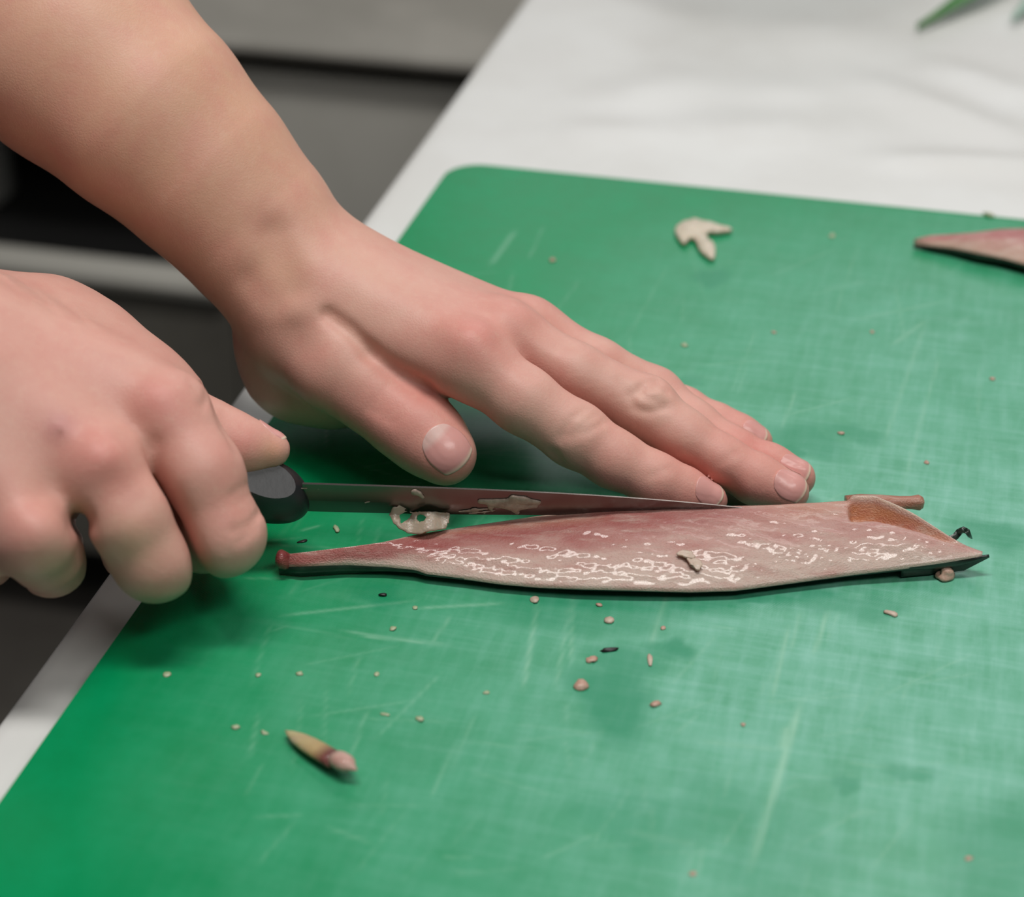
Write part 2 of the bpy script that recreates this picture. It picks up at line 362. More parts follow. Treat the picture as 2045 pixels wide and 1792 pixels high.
# ------------------------------------------------------------------ implicit-surface kit for hands
BIG = 0.08
class Vol:
    def __init__(s, lo, hi, h):
        s.lo = np.asarray(lo, float); s.h = h; s.n = np.ceil((np.asarray(hi)-s.lo)/h).astype(int)+1
        s.ax = [(s.lo[i]+h*np.arange(s.n[i])).astype(np.float32) for i in range(3)]
        s.d = s.new()
    def new(s): return np.full(s.n, BIG, np.float32)
    def sub(s, lo, hi):
        a = np.clip(np.floor((np.asarray(lo)-s.lo)/s.h).astype(int), 0, s.n-1); b = np.clip(np.ceil((np.asarray(hi)-s.lo)/s.h).astype(int)+1, 1, s.n)
        sl = tuple(slice(a[i], max(b[i], a[i]+1)) for i in range(3))
        g = [s.ax[0][sl[0]][:, None, None], s.ax[1][sl[1]][None, :, None], s.ax[2][sl[2]][None, None, :]]
        return sl, g
    def cone(s, D, A, ra, B, rb, k, flat=None):
        """smooth-union a tapered capsule into D; flat=(normal, scale) squashes its section"""
        A, B = np.asarray(A, float), np.asarray(B, float); R = max(ra, rb)+k+3*s.h
        sl, g = s.sub(np.minimum(A, B)-R, np.maximum(A, B)+R)
        ab = (B-A); L2 = max(ab@ab, 1e-9)
        p = [g[i]-np.float32(A[i]) for i in range(3)]
        t = np.clip((p[0]*ab[0]+p[1]*ab[1]+p[2]*ab[2])/L2, 0, 1).astype(np.float32)
        v = [p[i]-t*np.float32(ab[i]) for i in range(3)]
        r = ra+(rb-ra)*t
        q = v[0]**2+v[1]**2+v[2]**2
        if flat is not None:
            n, sc_ = np.asarray(flat[0], float), flat[1]; n = n/np.linalg.norm(n)
            w_ = v[0]*n[0]+v[1]*n[1]+v[2]*n[2]
            q = q+(1/sc_**2-1)*w_*w_
            d = (np.sqrt(q)-r)*min(1, sc_**.5)
        else: d = np.sqrt(q)-r
        D[sl] = smin(D[sl], d.astype(np.float32), k)
    def chain(s, D, pts, k, flats=None):
        for (a, ra), (b, rb) in zip(pts[:-1], pts[1:]): s.cone(D, a, ra, b, rb, k, flats)
    def groove(s, pts, wd, dp):
        """press (dp>0) or raise (dp<0) a soft line"""
        pts = np.asarray(pts); R = 3*wd+2*s.h
        sl, g = s.sub(pts.min(0)-R, pts.max(0)+R)
        best = None
        if len(pts) == 1: pts = np.vstack([pts, pts+1e-6])
        n = len(pts)-1
        for i in range(n):
            a, ab = pts[i], pts[i+1]-pts[i]; L2 = max(ab@ab, 1e-12)
            p = [g[j]-np.float32(a[j]) for j in range(3)]
            t = np.clip((p[0]*ab[0]+p[1]*ab[1]+p[2]*ab[2])/L2, 0, 1)
            q = sum((p[j]-t*np.float32(ab[j]))**2 for j in range(3))
            best = q if best is None else np.minimum(best, q)
        s.d[sl] += (dp*np.exp(-best/wd**2)).astype(np.float32)
    def sample(s, P):
        P = np.atleast_2d(P); q = (P-s.lo)/s.h; i = np.clip(np.floor(q).astype(int), 0, s.n-2); f = np.clip(q-i, 0, 1)
        o = 0
        for dx in (0, 1):
            for dy in (0, 1):
                for dz in (0, 1):
                    wgt = (f[:, 0] if dx else 1-f[:, 0])*(f[:, 1] if dy else 1-f[:, 1])*(f[:, 2] if dz else 1-f[:, 2])
                    o = o+wgt*s.d[i[:, 0]+dx, i[:, 1]+dy, i[:, 2]+dz]
        out = np.any((q < 0) | (q > s.n-1), axis=1)
        return np.where(out, BIG, o)
    def grad(s, P, e=0.0016):
        P = np.atleast_2d(P); g = np.stack([s.sample(P+np.eye(3)[i]*e)-s.sample(P-np.eye(3)[i]*e) for i in range(3)], -1)
        return g/np.maximum(np.linalg.norm(g, axis=1, keepdims=True), 1e-9)
    def hit(s, px, py):
        """surface point seen at a pixel"""
        r = FW + RT*(px-1022.5)/F - UP*(py-896)/F; r = r/np.linalg.norm(r); t = 0.28
        for _ in range(400):
            d = float(s.sample((CAM+r*t)[None])[0])
            if d < 0.0002: break
            t += max(min(d*.6, .006), .0003)
            if t > 1.2: break
        return CAM+r*t
    def mesh(s):
        d = s.d; i8 = (d < 0)
        cnt = np.zeros(np.array(d.shape)-1, np.int8)
        for dx in (0, 1):
            for dy in (0, 1):
                for dz in (0, 1):
                    cnt += i8[dx:d.shape[0]-1+dx, dy:d.shape[1]-1+dy, dz:d.shape[2]-1+dz]
        ci = np.argwhere((cnt > 0) & (cnt < 8)); n = len(ci)
        cid = np.full(cnt.shape, -1, np.int32); cid[ci[:, 0], ci[:, 1], ci[:, 2]] = np.arange(n)
        off = np.array([(a, b, c) for a in (0, 1) for b in (0, 1) for c in (0, 1)])
        val = np.stack([d[ci[:, 0]+o[0], ci[:, 1]+o[1], ci[:, 2]+o[2]] for o in off], -1)
        acc = np.zeros((n, 3)); num = np.zeros(n)
        for a in range(8):
            for b in range(a+1, 8):
                if np.abs(off[a]-off[b]).sum() != 1: continue
                m = (val[:, a] < 0) != (val[:, b] < 0)
                t = val[m, a]/(val[m, a]-val[m, b])
                acc[m] += off[a]+t[:, None]*(off[b]-off[a]); num[m] += 1
        V = s.lo+s.h*(ci+acc/num[:, None])
        Q = []
        for ax in range(3):
            sh = list(d.shape); s0 = [slice(None)]*3; s1 = [slice(None)]*3; s0[ax] = slice(0, -1); s1[ax] = slice(1, None)
            e = np.argwhere(i8[tuple(s0)] != i8[tuple(s1)])
            u, v_ = [(1, 2), (2, 0), (0, 1)][ax]
            ok = (e[:, u] > 0) & (e[:, v_] > 0) & (e[:, u] < d.shape[u]-1) & (e[:, v_] < d.shape[v_]-1); e = e[ok]
            def cell(du, dv):
                c = e.copy(); c[:, u] += du; c[:, v_] += dv; return cid[c[:, 0], c[:, 1], c[:, 2]]
            q = np.stack([cell(-1, -1), cell(0, -1), cell(0, 0), cell(-1, 0)], -1)
            ins = i8[e[:, 0], e[:, 1], e[:, 2]]; q[~ins] = q[~ins][:, ::-1]
            Q.append(q)
        Q = np.vstack(Q)
        E = np.vstack([Q[:, [0, 1]], Q[:, [1, 2]], Q[:, [2, 3]], Q[:, [3, 0]]])
        for lam in (0.5, -0.52, 0.5, -0.52):
            a = np.zeros_like(V); c = np.bincount(E[:, 0], minlength=n)+np.bincount(E[:, 1], minlength=n)
            for j in range(3): a[:, j] = np.bincount(E[:, 0], V[E[:, 1], j], n)+np.bincount(E[:, 1], V[E[:, 0], j], n)
            V = V+lam*(a/np.maximum(c, 1)[:, None]-V)
        return V, Q
def smin(a, b, k):
    h = np.clip(.5+.5*(b-a)/k, 0, 1); return b+(a-b)*h-k*h*(1-h)
def part_fingers(d, raw, palm, wd=.0010, dp=.0032):
    """a narrow dark cleft where two neighbouring fingers press against each other"""
    out = np.clip((palm-.0015)/.005, 0, 1)
    for a, b in zip(raw[:-1], raw[1:]):
        near = (np.abs(a-b) < 3*wd) & (np.minimum(a, b) < .006)
        d[near] += (dp*np.exp(-((a-b)[near]/wd)**2)*out[near]).astype(np.float32)
    return d
def tint(V, vol, base, spots):
    C = np.tile(np.array(base, float), (len(V), 1))
    for p, r, c, amt in spots:
        d2 = ((V-np.asarray(p))**2).sum(1); f = (amt*np.exp(-d2/r**2))[:, None]; C = C*(1-f)+np.array(c)*f
    return C
RED = (0.66, 0.185, 0.165); PINK = (0.70, 0.29, 0.245); BASE = (0.70, 0.385, 0.318); PALE = (0.73, 0.445, 0.36); PURP = (0.38, 0.15, 0.17); TAN = (0.67, 0.375, 0.245)

def nail(vol, parent, pix, axis, Lh, Wh, lunula=True, lift=0.00012, dorsal=None, p0=None):
    """curved nail plate lying on the finger end: a rounded patch of the finger surface, raised and given an edge"""
    if p0 is None: p0 = vol.hit(*pix); n = vol.grad(p0[None], .003)[0]
    else: n = np.asarray(dorsal, float); dorsal = None
    if dorsal is not None: n = n*.4+np.asarray(dorsal)*.6; n /= np.linalg.norm(n)
    a = np.asarray(axis)-n*(np.asarray(axis)@n); a /= np.linalg.norm(a); b = np.cross(n, a)
    nu, nv = 34, 26; U = np.linspace(-1, 1, nu); Vv = np.linspace(-1, 1, nv); P = []; C = []
    for u in U:
        for v in Vv:
            m = math.sqrt(1-(.30 if u > 0 else .46)*u*u)*(1.0 if u > 0 else 1-.05*abs(u)); m2 = math.sqrt(1-.42*v*v)
            q = p0+a*(u*m2*Lh)+b*(v*m*Wh)
            o = q+n*.008
            for _ in range(40):
                d = float(vol.sample(o[None])[0])
                if d < .0001: break
                o = o-n*min(max(d*.7, .0001), .002)
                if (o-q)@n < -.006: break
            P.append(o+n*(lift+.00022*(1-v*v)))
            ss = lambda e0, e1, q: min(1, max(0, (q-e0)/(e1-e0)))
            c = np.array((0.72, 0.36, 0.33)); lu = ss(-.35, -.6, u+.25*v*v) if lunula else 0; ed = ss(.80, .92, u)
            c = c*(1-lu*.7)+np.array((.80, .58, .53))*lu*.7; c = c*(1-ed)+np.array((.82, .64, .50))*ed
            C.append(c)
    P = np.array(P).reshape(nu, nv, 3); idx = np.arange(nu*nv).reshape(nu, nv)
    # smooth the plate along the finger
    for _ in range(6): P[1:-1] = .5*P[1:-1]+.25*(P[2:]+P[:-2])
    Vt = P.reshape(-1, 3); Fq = np.stack([idx[:-1, :-1], idx[1:, :-1], idx[1:, 1:], idx[:-1, 1:]], -1).reshape(-1, 4)
    per = np.concatenate([idx[:, 0], idx[-1, 1:], idx[::-1, -1][1:], idx[0, ::-1][1:-1]]); m = len(per); k = np.arange(m)
    low = Vt[per]-n*.0014; b0 = len(Vt)
    Fs = np.stack([per[k], b0+k, b0+(k+1) % m, per[(k+1) % m]], -1)
    me = mesh_np('nail', np.vstack([Vt, low]), np.vstack([Fq, Fs]))
    C = np.vstack([np.array(C), np.tile((0.70, 0.42, 0.33), (m, 1))]); set_col(me, 'tint', C)
    return link('nail', me, NAIL, parent)

def build_left():
    J = lambda pts: [(cm(x, y, z), r/100) for x, y, z, r in pts]
    idx = J([(935, 718, 4.9, 1.16), (1045, 798, 3.95, 1.06), (1150, 868, 2.95, 1.03), (1225, 916, 2.3, .91), (1312, 958, 1.70, .86), (1368, 978, 1.32, .80), (1416, 992, 1.10, .66)])
    mid = J([(1000, 672, 4.9, 1.14), (1145, 750, 3.95, 1.05), (1287, 818, 3.0, 1.03), (1362, 874, 2.35, .92), (1442, 924, 1.72, .88), (1512, 956, 1.32, .83), (1573, 981, 1.08, .71)])
    rin = J([(1052, 662, 4.3, 1.06), (1190, 735, 3.4, .97), (1305, 792, 2.5, .95), (1382, 852, 1.95, .85), (1460, 905, 1.45, .83), (1535, 936, 1.12, .78), (1588, 955, .93, .67)])
    pin = J([(1065, 700, 3.2, .96), (1180, 752, 2.5, .84), (1300, 790, 1.9, .80), (1365, 818, 1.55, .73), (1430, 850, 1.2, .71), (1475, 870, 1.0, .68), (1509, 883, .85, .58)])
    thb = J([(590, 672, 4.5, 1.45), (675, 738, 4.0, 1.36), (745, 792, 3.4, 1.16), (808, 838, 2.9, 1.20), (856, 876, 2.5, 1.16), (890, 908, 2.25, 1.0)])
    wr_r = cm(568, 590, 5.6); wr_c = cm(606, 560, 6.0); wr_u = cm(655, 538, 5.7)
    el = [(cm(604, 552, 6.0), .0232), (cm(505, 440, 7.6), .0262), (cm(405, 338, 9.2), .0300), (cm(292, 226, 10.9), .0345), (cm(165, 110, 12.4), .0390), (cm(15, -30, 14.0), .043), (cm(-165, -190, 15.9), .045)]
    allp = np.array([p for p, _ in idx+mid+rin+pin+thb+el])
    vol = Vol(allp.min(0)-.046, allp.max(0)+.046, .0011)
    palm = vol.new()
    dn = np.array([0, 0, 1.0])
    # forearm and wrist
    fa = np.array(el[-2][0])-np.array(el[0][0]); fa /= np.linalg.norm(fa)
    rad = np.cross(fa, dn); rad /= np.linalg.norm(rad); dors = np.cross(rad, fa)
    vol.chain(palm, el, .006, (dors, .92))
    vol.cone(palm, wr_r, .0170, el[2][0]+rad*0, .022, .012)
    # metacarpals
    for a, ra, (b, rb) in ((wr_r+np.array([.002, 0, 0]), .0160, idx[0]), (wr_c, .0168, mid[0]), (wr_u*.6+wr_c*.4, .0165, rin[0]), (wr_u, .0155, pin[0])):
        vol.cone(palm, a, ra, b, rb*.92, .010)
    # palm pads
    vol.cone(palm, cm(700, 660, 3.7), .0165, cm(945, 720, 3.4), .0130, .010)
    vol.cone(palm, cm(690, 660, 3.0), .017, cm(1010, 705, 2.4), .011, .010)
    vol.cone(palm, cm(590, 700, 3.0), .0185, cm(672, 765, 2.5), .0150, .010)        # thenar
    vol.cone(palm, cm(568, 690, 3.6), .0140, cm(596, 742, 2.6), .0160, .010)
    fingers = []
    raw = []
    for ch in (idx, mid, rin, pin):
        D = vol.new(); vol.chain(D, ch, .0035); raw.append(D)
        fingers.append(smin(D, palm, .0085))
    D = vol.new(); vol.chain(D, thb, .005); fingers.append(smin(D, palm, .0075))
    d = fingers[0]
    for f in fingers[1:]: d = smin(d, f, .0011)
    vol.d = part_fingers(d, raw, palm, .0032, .0026)
    # knuckles, tendons, hollows, creases
    H = lambda *ps: np.array([vol.hit(*p) for p in ps])
    G = []
    def groove(ps, wd, dp): G.append((H(*ps), wd/1000, dp/1000))
    groove([(548, 470), (560, 520), (578, 575)], 6.5, 2.6)                 # hollow at the thumb side of the wrist
    groove([(500, 560), (545, 610)], 5, .8)
    groove([(655, 628), (700, 660), (742, 705)], 2.2, 2.6)                 # thumb web fold
    groove([(742, 705), (790, 742), (850, 775)], 3.0, 1.6)
    groove([(600, 620), (660, 690), (720, 745)], 6, -1.2)                  # thumb tendon
    groove([(720, 560), (850, 620), (930, 665)], 7, -.7)                   # tendon
    groove([(760, 520), (900, 590), (1000, 630)], 6, -.5)
    groove([(800, 640), (900, 720)], 7, .6)
    groove([(950, 680)], 9, -1.3); groove([(1040, 640)], 8, -.9)
    groove([(1000, 690), (1060, 740)], 4, .8)
    groove([(1075, 655), (1120, 690)], 4, .7)
    for (x, y), sc_ in (((1172, 845), 1.0), ((1300, 785), 1.05), ((1318, 758), .8)):      # wrinkles on the middle joints
        groove([(x, y)], 7, -.7*sc_)
    for off in (-22, 0, 22):
        groove([(1142+off, 872-off*.2), (1166+off*1.0, 846+off*.35), (1194+off*.9, 828+off*.5)], 1.4, .75)
    groove([(1262, 790), (1268, 815), (1300, 824), (1330, 812)], 1.5, 1.15); groove([(1280, 775), (1286, 798), (1310, 802)], 1.4, 1.0)
    groove([(1275, 782), (1290, 766), (1312, 762)], 1.4, 1.0); groove([(1300, 780), (1318, 770), (1330, 782)], 1.3, 1.0); groove([(1270, 800), (1290, 806)], 2.0, -.5)
    groove([(1240, 760), (1255, 790)], 1.6, .4)
    groove([(1108, 908), (1125, 930)], 2.0, 1.2)
    groove([(1300, 950), (1340, 935)], 1.4, .35); groove([(1440, 925), (1475, 900)], 1.3, .35)
    for o in (-30, -14, 2, 18):                                              # thumb joint wrinkles
        groove([(770+o, 835+o*.6), (795+o, 800+o*.6), (830+o*.9, 772+o*.7)], 1.5, .75 if o in (-14, 2) else .5)
    for p, wd, dp in G: vol.groove(p, wd, dp)
    V, Q = vol.mesh()
    spots = []
    def spot(x, y, r, c, a): spots.append((vol.hit(x, y), r/100, c, a))
    for f, am in ((idx, .42), (mid, .36), (rin, .36), (pin, .40)):
        for (p, r) in f[4:]: spots.append((p, .014, PINK, am))
        spots.append((f[0][0]+np.array([0, 0, .01]), .015, PINK, .35))
    for (p, r) in thb[2:]: spots.append((p, .016, PINK, .38))
    for (p, r) in el[2:]: spots.append((p, .055, TAN, .65))
    spot(950, 668, 1.1, RED, .40); spot(1050, 640, .9, PINK, .4); spot(820, 805, 1.4, RED, .28); spot(700, 880, 1.3, RED, .2); spot(1200, 930, 1.0, RED, .22); spot(1480, 985, .9, RED, .25); spot(1180, 842, .8, PALE, .5); spot(1300, 790, .9, PALE, .45); spot(1290, 855, 1.1, PALE, .35)
    spot(700, 690, .9, PALE, .5); spot(905, 950, .7, (0.78, 0.33, 0.22), .5); spot(1180, 640, 1.3, PINK, .3); spot(1420, 795, .8, PINK, .5); spot(1510, 880, .7, RED, .35); spot(560, 540, 1.0, TAN, .5); spot(700, 560, 2.0, PALE, .35)
    return vol, V, Q, tint(V, vol, BASE, spots), dict(idx=idx, mid=mid, rin=rin, pin=pin, thb=thb, el=el)

def build_right():
    J = lambda pts: [(cm(x, y, z), r/100) for x, y, z, r in pts]
    W = lambda p, r: (np.array(p)/100, r/100)
    idx = J([(330, 832, 6.0, 1.36), (398, 947, 4.8, 1.24), (446, 1068, 3.2, 1.18)])
    p = idx[-1][0]*100
    idx += [W(p+np.array([-.9, 1.6, -1.2]), .98), W(p+np.array([-2.0, 3.0, -1.1]), .86), W(p+np.array([-2.7, 3.9, -.2]), .72)]
    mid = J([(202, 945, 5.4, 1.36), (257, 1030, 4.35, 1.27), (310, 1116, 3.0, 1.20)]); p = mid[-1][0]*100
    mid += [W(p+np.array([-1.0, 1.8, -.75]), 1.0), W(p+np.array([-1.7, 3.3, -.4]), .88), W(p+np.array([-2.0, 4.0, .5]), .74)]
    rin = J([(66, 1068, 4.4, 1.22), (88, 1098, 3.4, 1.10), (102, 1120, 2.4, 1.0)]); p = rin[-1][0]*100
    rin += [W(p+np.array([-.3, 1.6, -.1]), .95), W(p+np.array([-.6, 2.8, .5]), .85)]
    pin = J([(-55, 1085, 3.9, 1.15), (-30, 1100, 3.0, 1.0), (-20, 1105, 2.4, .9)]); p = pin[-1][0]*100
    pin += [W(p+np.array([-.2, 1.6, .2]), .82)]
    thb = J([(-60, 655, 6.6, 1.75), (70, 685, 6.1, 1.70), (150, 722, 5.8, 1.55), (255, 795, 5.2, 1.40), (345, 845, 4.7, 1.15), (425, 873, 4.2, .98), (485, 890, 3.95, .76), (543, 898, 3.75, .56)])
    wr = cm(-150, 760, 7.2); el0 = wr+np.array([-.085, .02, .012]); el1 = wr+np.array([-.165, .04, .026])
    allp = np.array([q for q, _ in idx+mid+rin+pin+thb]+[wr, el1])
    vol = Vol(allp.min(0)-.042, allp.max(0)+.042, .0011)
    palm = vol.new()
    vol.cone(palm, el1, .040, el0, .034, .006); vol.cone(palm, el0, .034, wr, .026, .006)
    off = np.array([0, 0, 1.0])
    wi, wm_, wr3, wp = wr+np.array([.012, .016, .004]), wr+np.array([.013, .002, .003]), wr+np.array([.010, -.012, -.004]), wr+np.array([.006, -.022, -.014])
    for a, ra, (b, rb) in ((wi, .019, idx[0]), (wm_, .020, mid[0]), (wr3, .020, rin[0]), (wp, .018, pin[0])): vol.cone(palm, a, ra, b, rb*.84, .010)
    vol.cone(palm, cm(60, 850, 5.0), .019, cm(190, 900, 4.4), .015, .012)
    vol.cone(palm, cm(-20, 930, 3.6), .018, cm(60, 1010, 3.0), .014, .012)
    vol.cone(palm, cm(120, 740, 5.2), .019, cm(270, 830, 5.0), .014, .012)
    D = vol.new(); vol.chain(D, thb[:4], .004); palm = smin(palm, D, .026)           # web muscle between thumb and forefinger
    fs = []; raw = []
    for ch in (idx, mid, rin, pin):
        D = vol.new(); vol.chain(D, ch, .004); raw.append(D); fs.append(smin(D, palm, .006))
    D = vol.new(); vol.chain(D, thb[3:], .006); fs.append(smin(D, palm, .010))
    d = fs[0]
    for f in fs[1:]: d = smin(d, f, .0014)
    vol.d = part_fingers(d, raw, palm, .0036, .0046)
    H = lambda *ps: np.array([vol.hit(*p) for p in ps]); G = []
    def groove(ps, wd, dp): G.append((H(*ps), wd/1000, dp/1000))
    groove([(310, 800)], 9, -1.2); groove([(205, 912)], 8, -2.2); groove([(70, 1058)], 8, -2.0)
    groove([(120, 858)], 3.2, -.6)
    groove([(309, 890), (309, 915), (314, 945)], 3.4, 1.5)
    groove([(163, 1040), (172, 1075), (182, 1120)], 3.5, 4.5)
    groove([(255, 880), (290, 930)], 6, 1.4); groove([(95, 1000), (140, 1040)], 6, 1.6)
    groove([(230, 960), (270, 1000)], 6, 1.0)
    for o in (0, 16, 32, 50): groove([(462+o*.6, 990+o*1.2), (490+o*.45, 970+o*1.15), (512+o*.25, 965+o*1.1)], 1.4, .55)
    groove([(470, 1060), (500, 1045), (522, 1020)], 1.4, .8); groove([(480, 1080), (515, 1050)], 1.4, .7)
    groove([(415, 790), (405, 810)], 1.6, .8); groove([(380, 760), (390, 775)], 2.0, .4)
    groove([(430, 815), (455, 870), (472, 900)], 2.5, .8)
    for pts, wd, dp in G: vol.groove(pts, wd, dp)
    V, Q = vol.mesh(); spots = []
    def spot(x, y, r, c, a): spots.append((vol.hit(x, y), r/100, c, a))
    spot(310, 790, .8, RED, .50); spot(345, 830, .7, RED, .25); spot(200, 920, .9, RED, .55); spot(120, 852, .45, PURP, .75); spot(121, 862, .10, (.14, .05, .04), .9); spot(40, 1040, 1.0, RED, .35); spot(235, 960, .7, RED, .30); spot(160, 880, 1.0, PINK, .5)
    spot(485, 885, .7, RED, .45); spot(470, 1040, 1.0, PINK, .35); spot(340, 1160, 1.0, PINK, .35); spot(545, 900, .4, (.74, .40, .22), .5); spot(100, 680, 2.5, PINK, .30); spot(430, 950, 1.2, PINK, .3); spot(120, 1150, 1.0, PINK, .3); spot(90, 620, 1.8, PALE, .3); spot(260, 1080, 1.0, TAN, .4)
    return vol, V, Q, tint(V, vol, BASE, spots), dict(idx=idx, thb=thb, wr=wr, el1=el1)

def build_person():
    root = empty('person', (-0.62, 0.12, FLOOR_Z))
    tag(root, 'person in dark top filleting, bare left hand pressing down, right hand gripping knife', 'person')
    rl = np.array(root.location)
    volL, VL, QL, CL, jl = build_left(); volR, VR, QR, CR, jr = build_right()
    me = mesh_np('body', np.vstack([VL, VR])-rl, np.vstack([QL, QR+len(VL)])); set_col(me, 'tint', np.vstack([CL, CR]))
    body = link('body', me, SKIN, root)
    holder = body
    nails = []
    def nl(vol, pix, ch, Lh, Wh, **kw):
        o = nail(vol, body, pix, ch[-1][0]-ch[-3][0], Lh, Wh, **kw); o.location = -rl; nails.append(o)
    nl(volL, (893, 893), jl['thb'], .0078, .0072)
    nl(volL, (1418, 979), jl['idx'], .0052, .0047, lunula=False)
    nl(volL, (1580, 966), jl['mid'], .0056, .0050, lunula=False)
    nl(volL, (1588, 934), jl['rin'], .0052, .0046, lunula=False)
    nl(volL, (1508, 862), jl['pin'], .0046, .0040, lunula=False)
    tb = jr['thb']; ta = tb[-1][0]-tb[-3][0]; ta /= np.linalg.norm(ta); tn_ = np.array([.0, .42, .90]); tn_ -= ta*(tn_@ta); tn_ /= np.linalg.norm(tn_)
    nl(volR, None, tb, .0046, .0036, lunula=False, dorsal=tn_, p0=np.array(tb[-1][0])-ta*.0010+tn_*.0056)
    # dark shirt: torso and sleeves, beyond the left edge of the picture
    sh = Vol((-.92, -.24, -.35), (-.14, .56, .60), .008); D = sh.d
    eL = np.array(jl['el'][-1][0]); eR = np.array(jr['el1'])
    sL, sR = np.array([-.37, .26, .42]), np.array([-.50, -.10, .42])
    sh.cone(D, (-.62, .15, -.30), .145, (-.62, .15, .10), .14, .03, ((1, 0, 0), .72))
    sh.cone(D, (-.62, .15, .10), .15, (-.60, .15, .36), .165, .04, ((1, 0, 0), .68))
    sh.cone(D, sL, .072, (-.56, .13, .44), .085, .05); sh.cone(D, (-.56, .13, .44), .085, sR, .068, .05); sh.cone(D, (-.6, .15, .48), .062, (-.6, .15, .54), .06, .03)
    for e_, d_, sh_ in ((eL, np.array(jl['el'][-1][0])-np.array(jl['el'][-3][0]), sL), (eR, np.array(jr['el1'])-np.array(jr['wr']), sR)):
        d_ = d_/np.linalg.norm(d_); e2 = e_+d_*.075
        sh.cone(D, e_+d_*.018, .050, e2, .056, .02); sh.cone(D, e2, .056, sh_, .066, .03)
    V, Q = sh.mesh()
    link('shirt', mesh_np('shirt', V-rl, Q), m_simple('dark_cotton', c4(.02, .02, .024), .85, noise_scale=40, colr2=c4(.03, .03, .035), bump=.2), root)
    return volL, volR, jl, jr
VOL_L, VOL_R, JL, JR = build_person()

# ------------------------------------------------------------------ knife
def ringmesh(name, rings, mat, parent, cap=True, smooth=True):
    """loft equal-length vertex rings"""
    n = len(rings[0]); V = np.vstack(rings); Fq = []
    bm = bmesh.new(); vs = [bm.verts.new(v) for v in V]
    for i in range(len(rings)-1):
        for k in range(n): bm.faces.new((vs[i*n+k], vs[i*n+(k+1) % n], vs[(i+1)*n+(k+1) % n], vs[(i+1)*n+k]))
    if cap: bm.faces.new(vs[:n][::-1]); bm.faces.new(vs[-n:])
    bmesh.ops.recalc_face_normals(bm, faces=bm.faces)
    me = bpy.data.meshes.new(name); bm.to_mesh(me); bm.free()
    return link(name, me, mat, parent, smooth)
def build_knife():
    heel = cm(604, 994, 2.25); tip = cm(1528, 1021, 1.25)
    ax = (tip-heel)/np.linalg.norm(tip-heel); L = np.linalg.norm(tip-heel)
    upv = np.array([0, 0, 1.0])-ax*ax[2]; upv /= np.linalg.norm(upv)
    side = np.cross(upv, ax)                                # away from the camera
    tilt = math.radians(-14); upv, side = upv*math.cos(tilt)+side*math.sin(tilt), side*math.cos(tilt)-upv*math.sin(tilt)
    root = empty('filleting_knife', heel); tag(root, 'slim filleting knife with black handle, its blade cutting along the fish', 'knife')
    steel = N('blade_steel'); c = steel.coord()
    steel.set(Base_Color=c4(.20, .175, .165), Metallic=1.0, Roughness=.26)
    steel.bump(steel.noise(300, 2, .5, steel.mapping(c, (.05, 1, 1))), .04, .0004)
    rings = []
    for t in np.linspace(0, 1, 40):
        s = L*t
        top = .0060*(1-t**3.0)+.0004; bot = -.0058*(1-t**2.2)-.0003
        th = .0004*(1-.6*t)
        y0 = .0
        P = [heel+ax*s+upv*top+side*th, heel+ax*s+upv*top-side*th, heel+ax*s+upv*(bot*.25+top*.1)-side*th*.9, heel+ax*s+upv*bot-side*.00008, heel+ax*s+upv*bot+side*.00008, heel+ax*s+upv*(bot*.25+top*.1)+side*th*.9]
        rings.append(np.array(P)-heel)
    ringmesh('blade', rings, steel.m, root, smooth=False)
    blk = N('black_plastic'); c = blk.coord()
    blk.set(Base_Color=c4(.014, .015, .018), Roughness=.42, Specular_IOR_Level=.6); blk.bump(blk.noise(500, 3, .6, c), .12, .0005)
    # handle: rounded-oval section, blunt sloping front
    hv = CAM-heel; 
    rings = []; nseg = 36
    Lh = .115
    cen0 = cm(566, 983, 2.4)-heel
    hax = ax*.985+np.array([0, 0, -.10]); hax /= np.linalg.norm(hax)
    sk = [(.0078-.0138*(1-math.cos(q)), math.sin(q)**.85*.999+.001) for q in np.linspace(.05, math.pi/2, 14)]
    for s, k in sk+[(-.010, 1.0), (-.018, .99), (-.024, .96), (-.032, .96), (-.040, .94), (-.045, .75), (-.047, .1)]:
        ring = []
        for j in range(nseg):
            a = 2*math.pi*j/nseg; ca, sa = math.cos(a), math.sin(a)
            rx = .0088*np.sign(ca)*abs(ca)**.92; rz = .0112*np.sign(sa)*abs(sa)**.92
            q = cen0+hax*(s-.0030*sa*k*max(0, min(1, (s+.012)/.012)))+side*rx*k+upv*rz*k
            ring.append(q)
        rings.append(np.array(ring))
    h = ringmesh('handle', rings, blk.m, root)
    # the flat slanting facet ground into the front shoulder, towards the camera and up
    fn = np.array([.34, -.62, .71]); fn = fn/np.linalg.norm(fn)
    bm = bmesh.new(); bm.from_mesh(h.data)
    r = bmesh.ops.bisect_plane(bm, geom=list(bm.verts)+list(bm.edges)+list(bm.faces), plane_co=Vector(cen0-hax*.003+fn*.0076), plane_no=Vector(fn), clear_outer=True)
    ed = [e for e in r['geom_cut'] if isinstance(e, bmesh.types.BMEdge)]
    if ed:
        fc = bmesh.ops.contextual_create(bm, geom=ed)['faces']
        for f in fc: f.smooth = False
        for e in ed: e.smooth = False
    bm.to_mesh(h.data); bm.free()
    return root, heel, ax, upv, side, L
KN, HEEL, KAX, KUP, KSIDE, KL = build_knife()

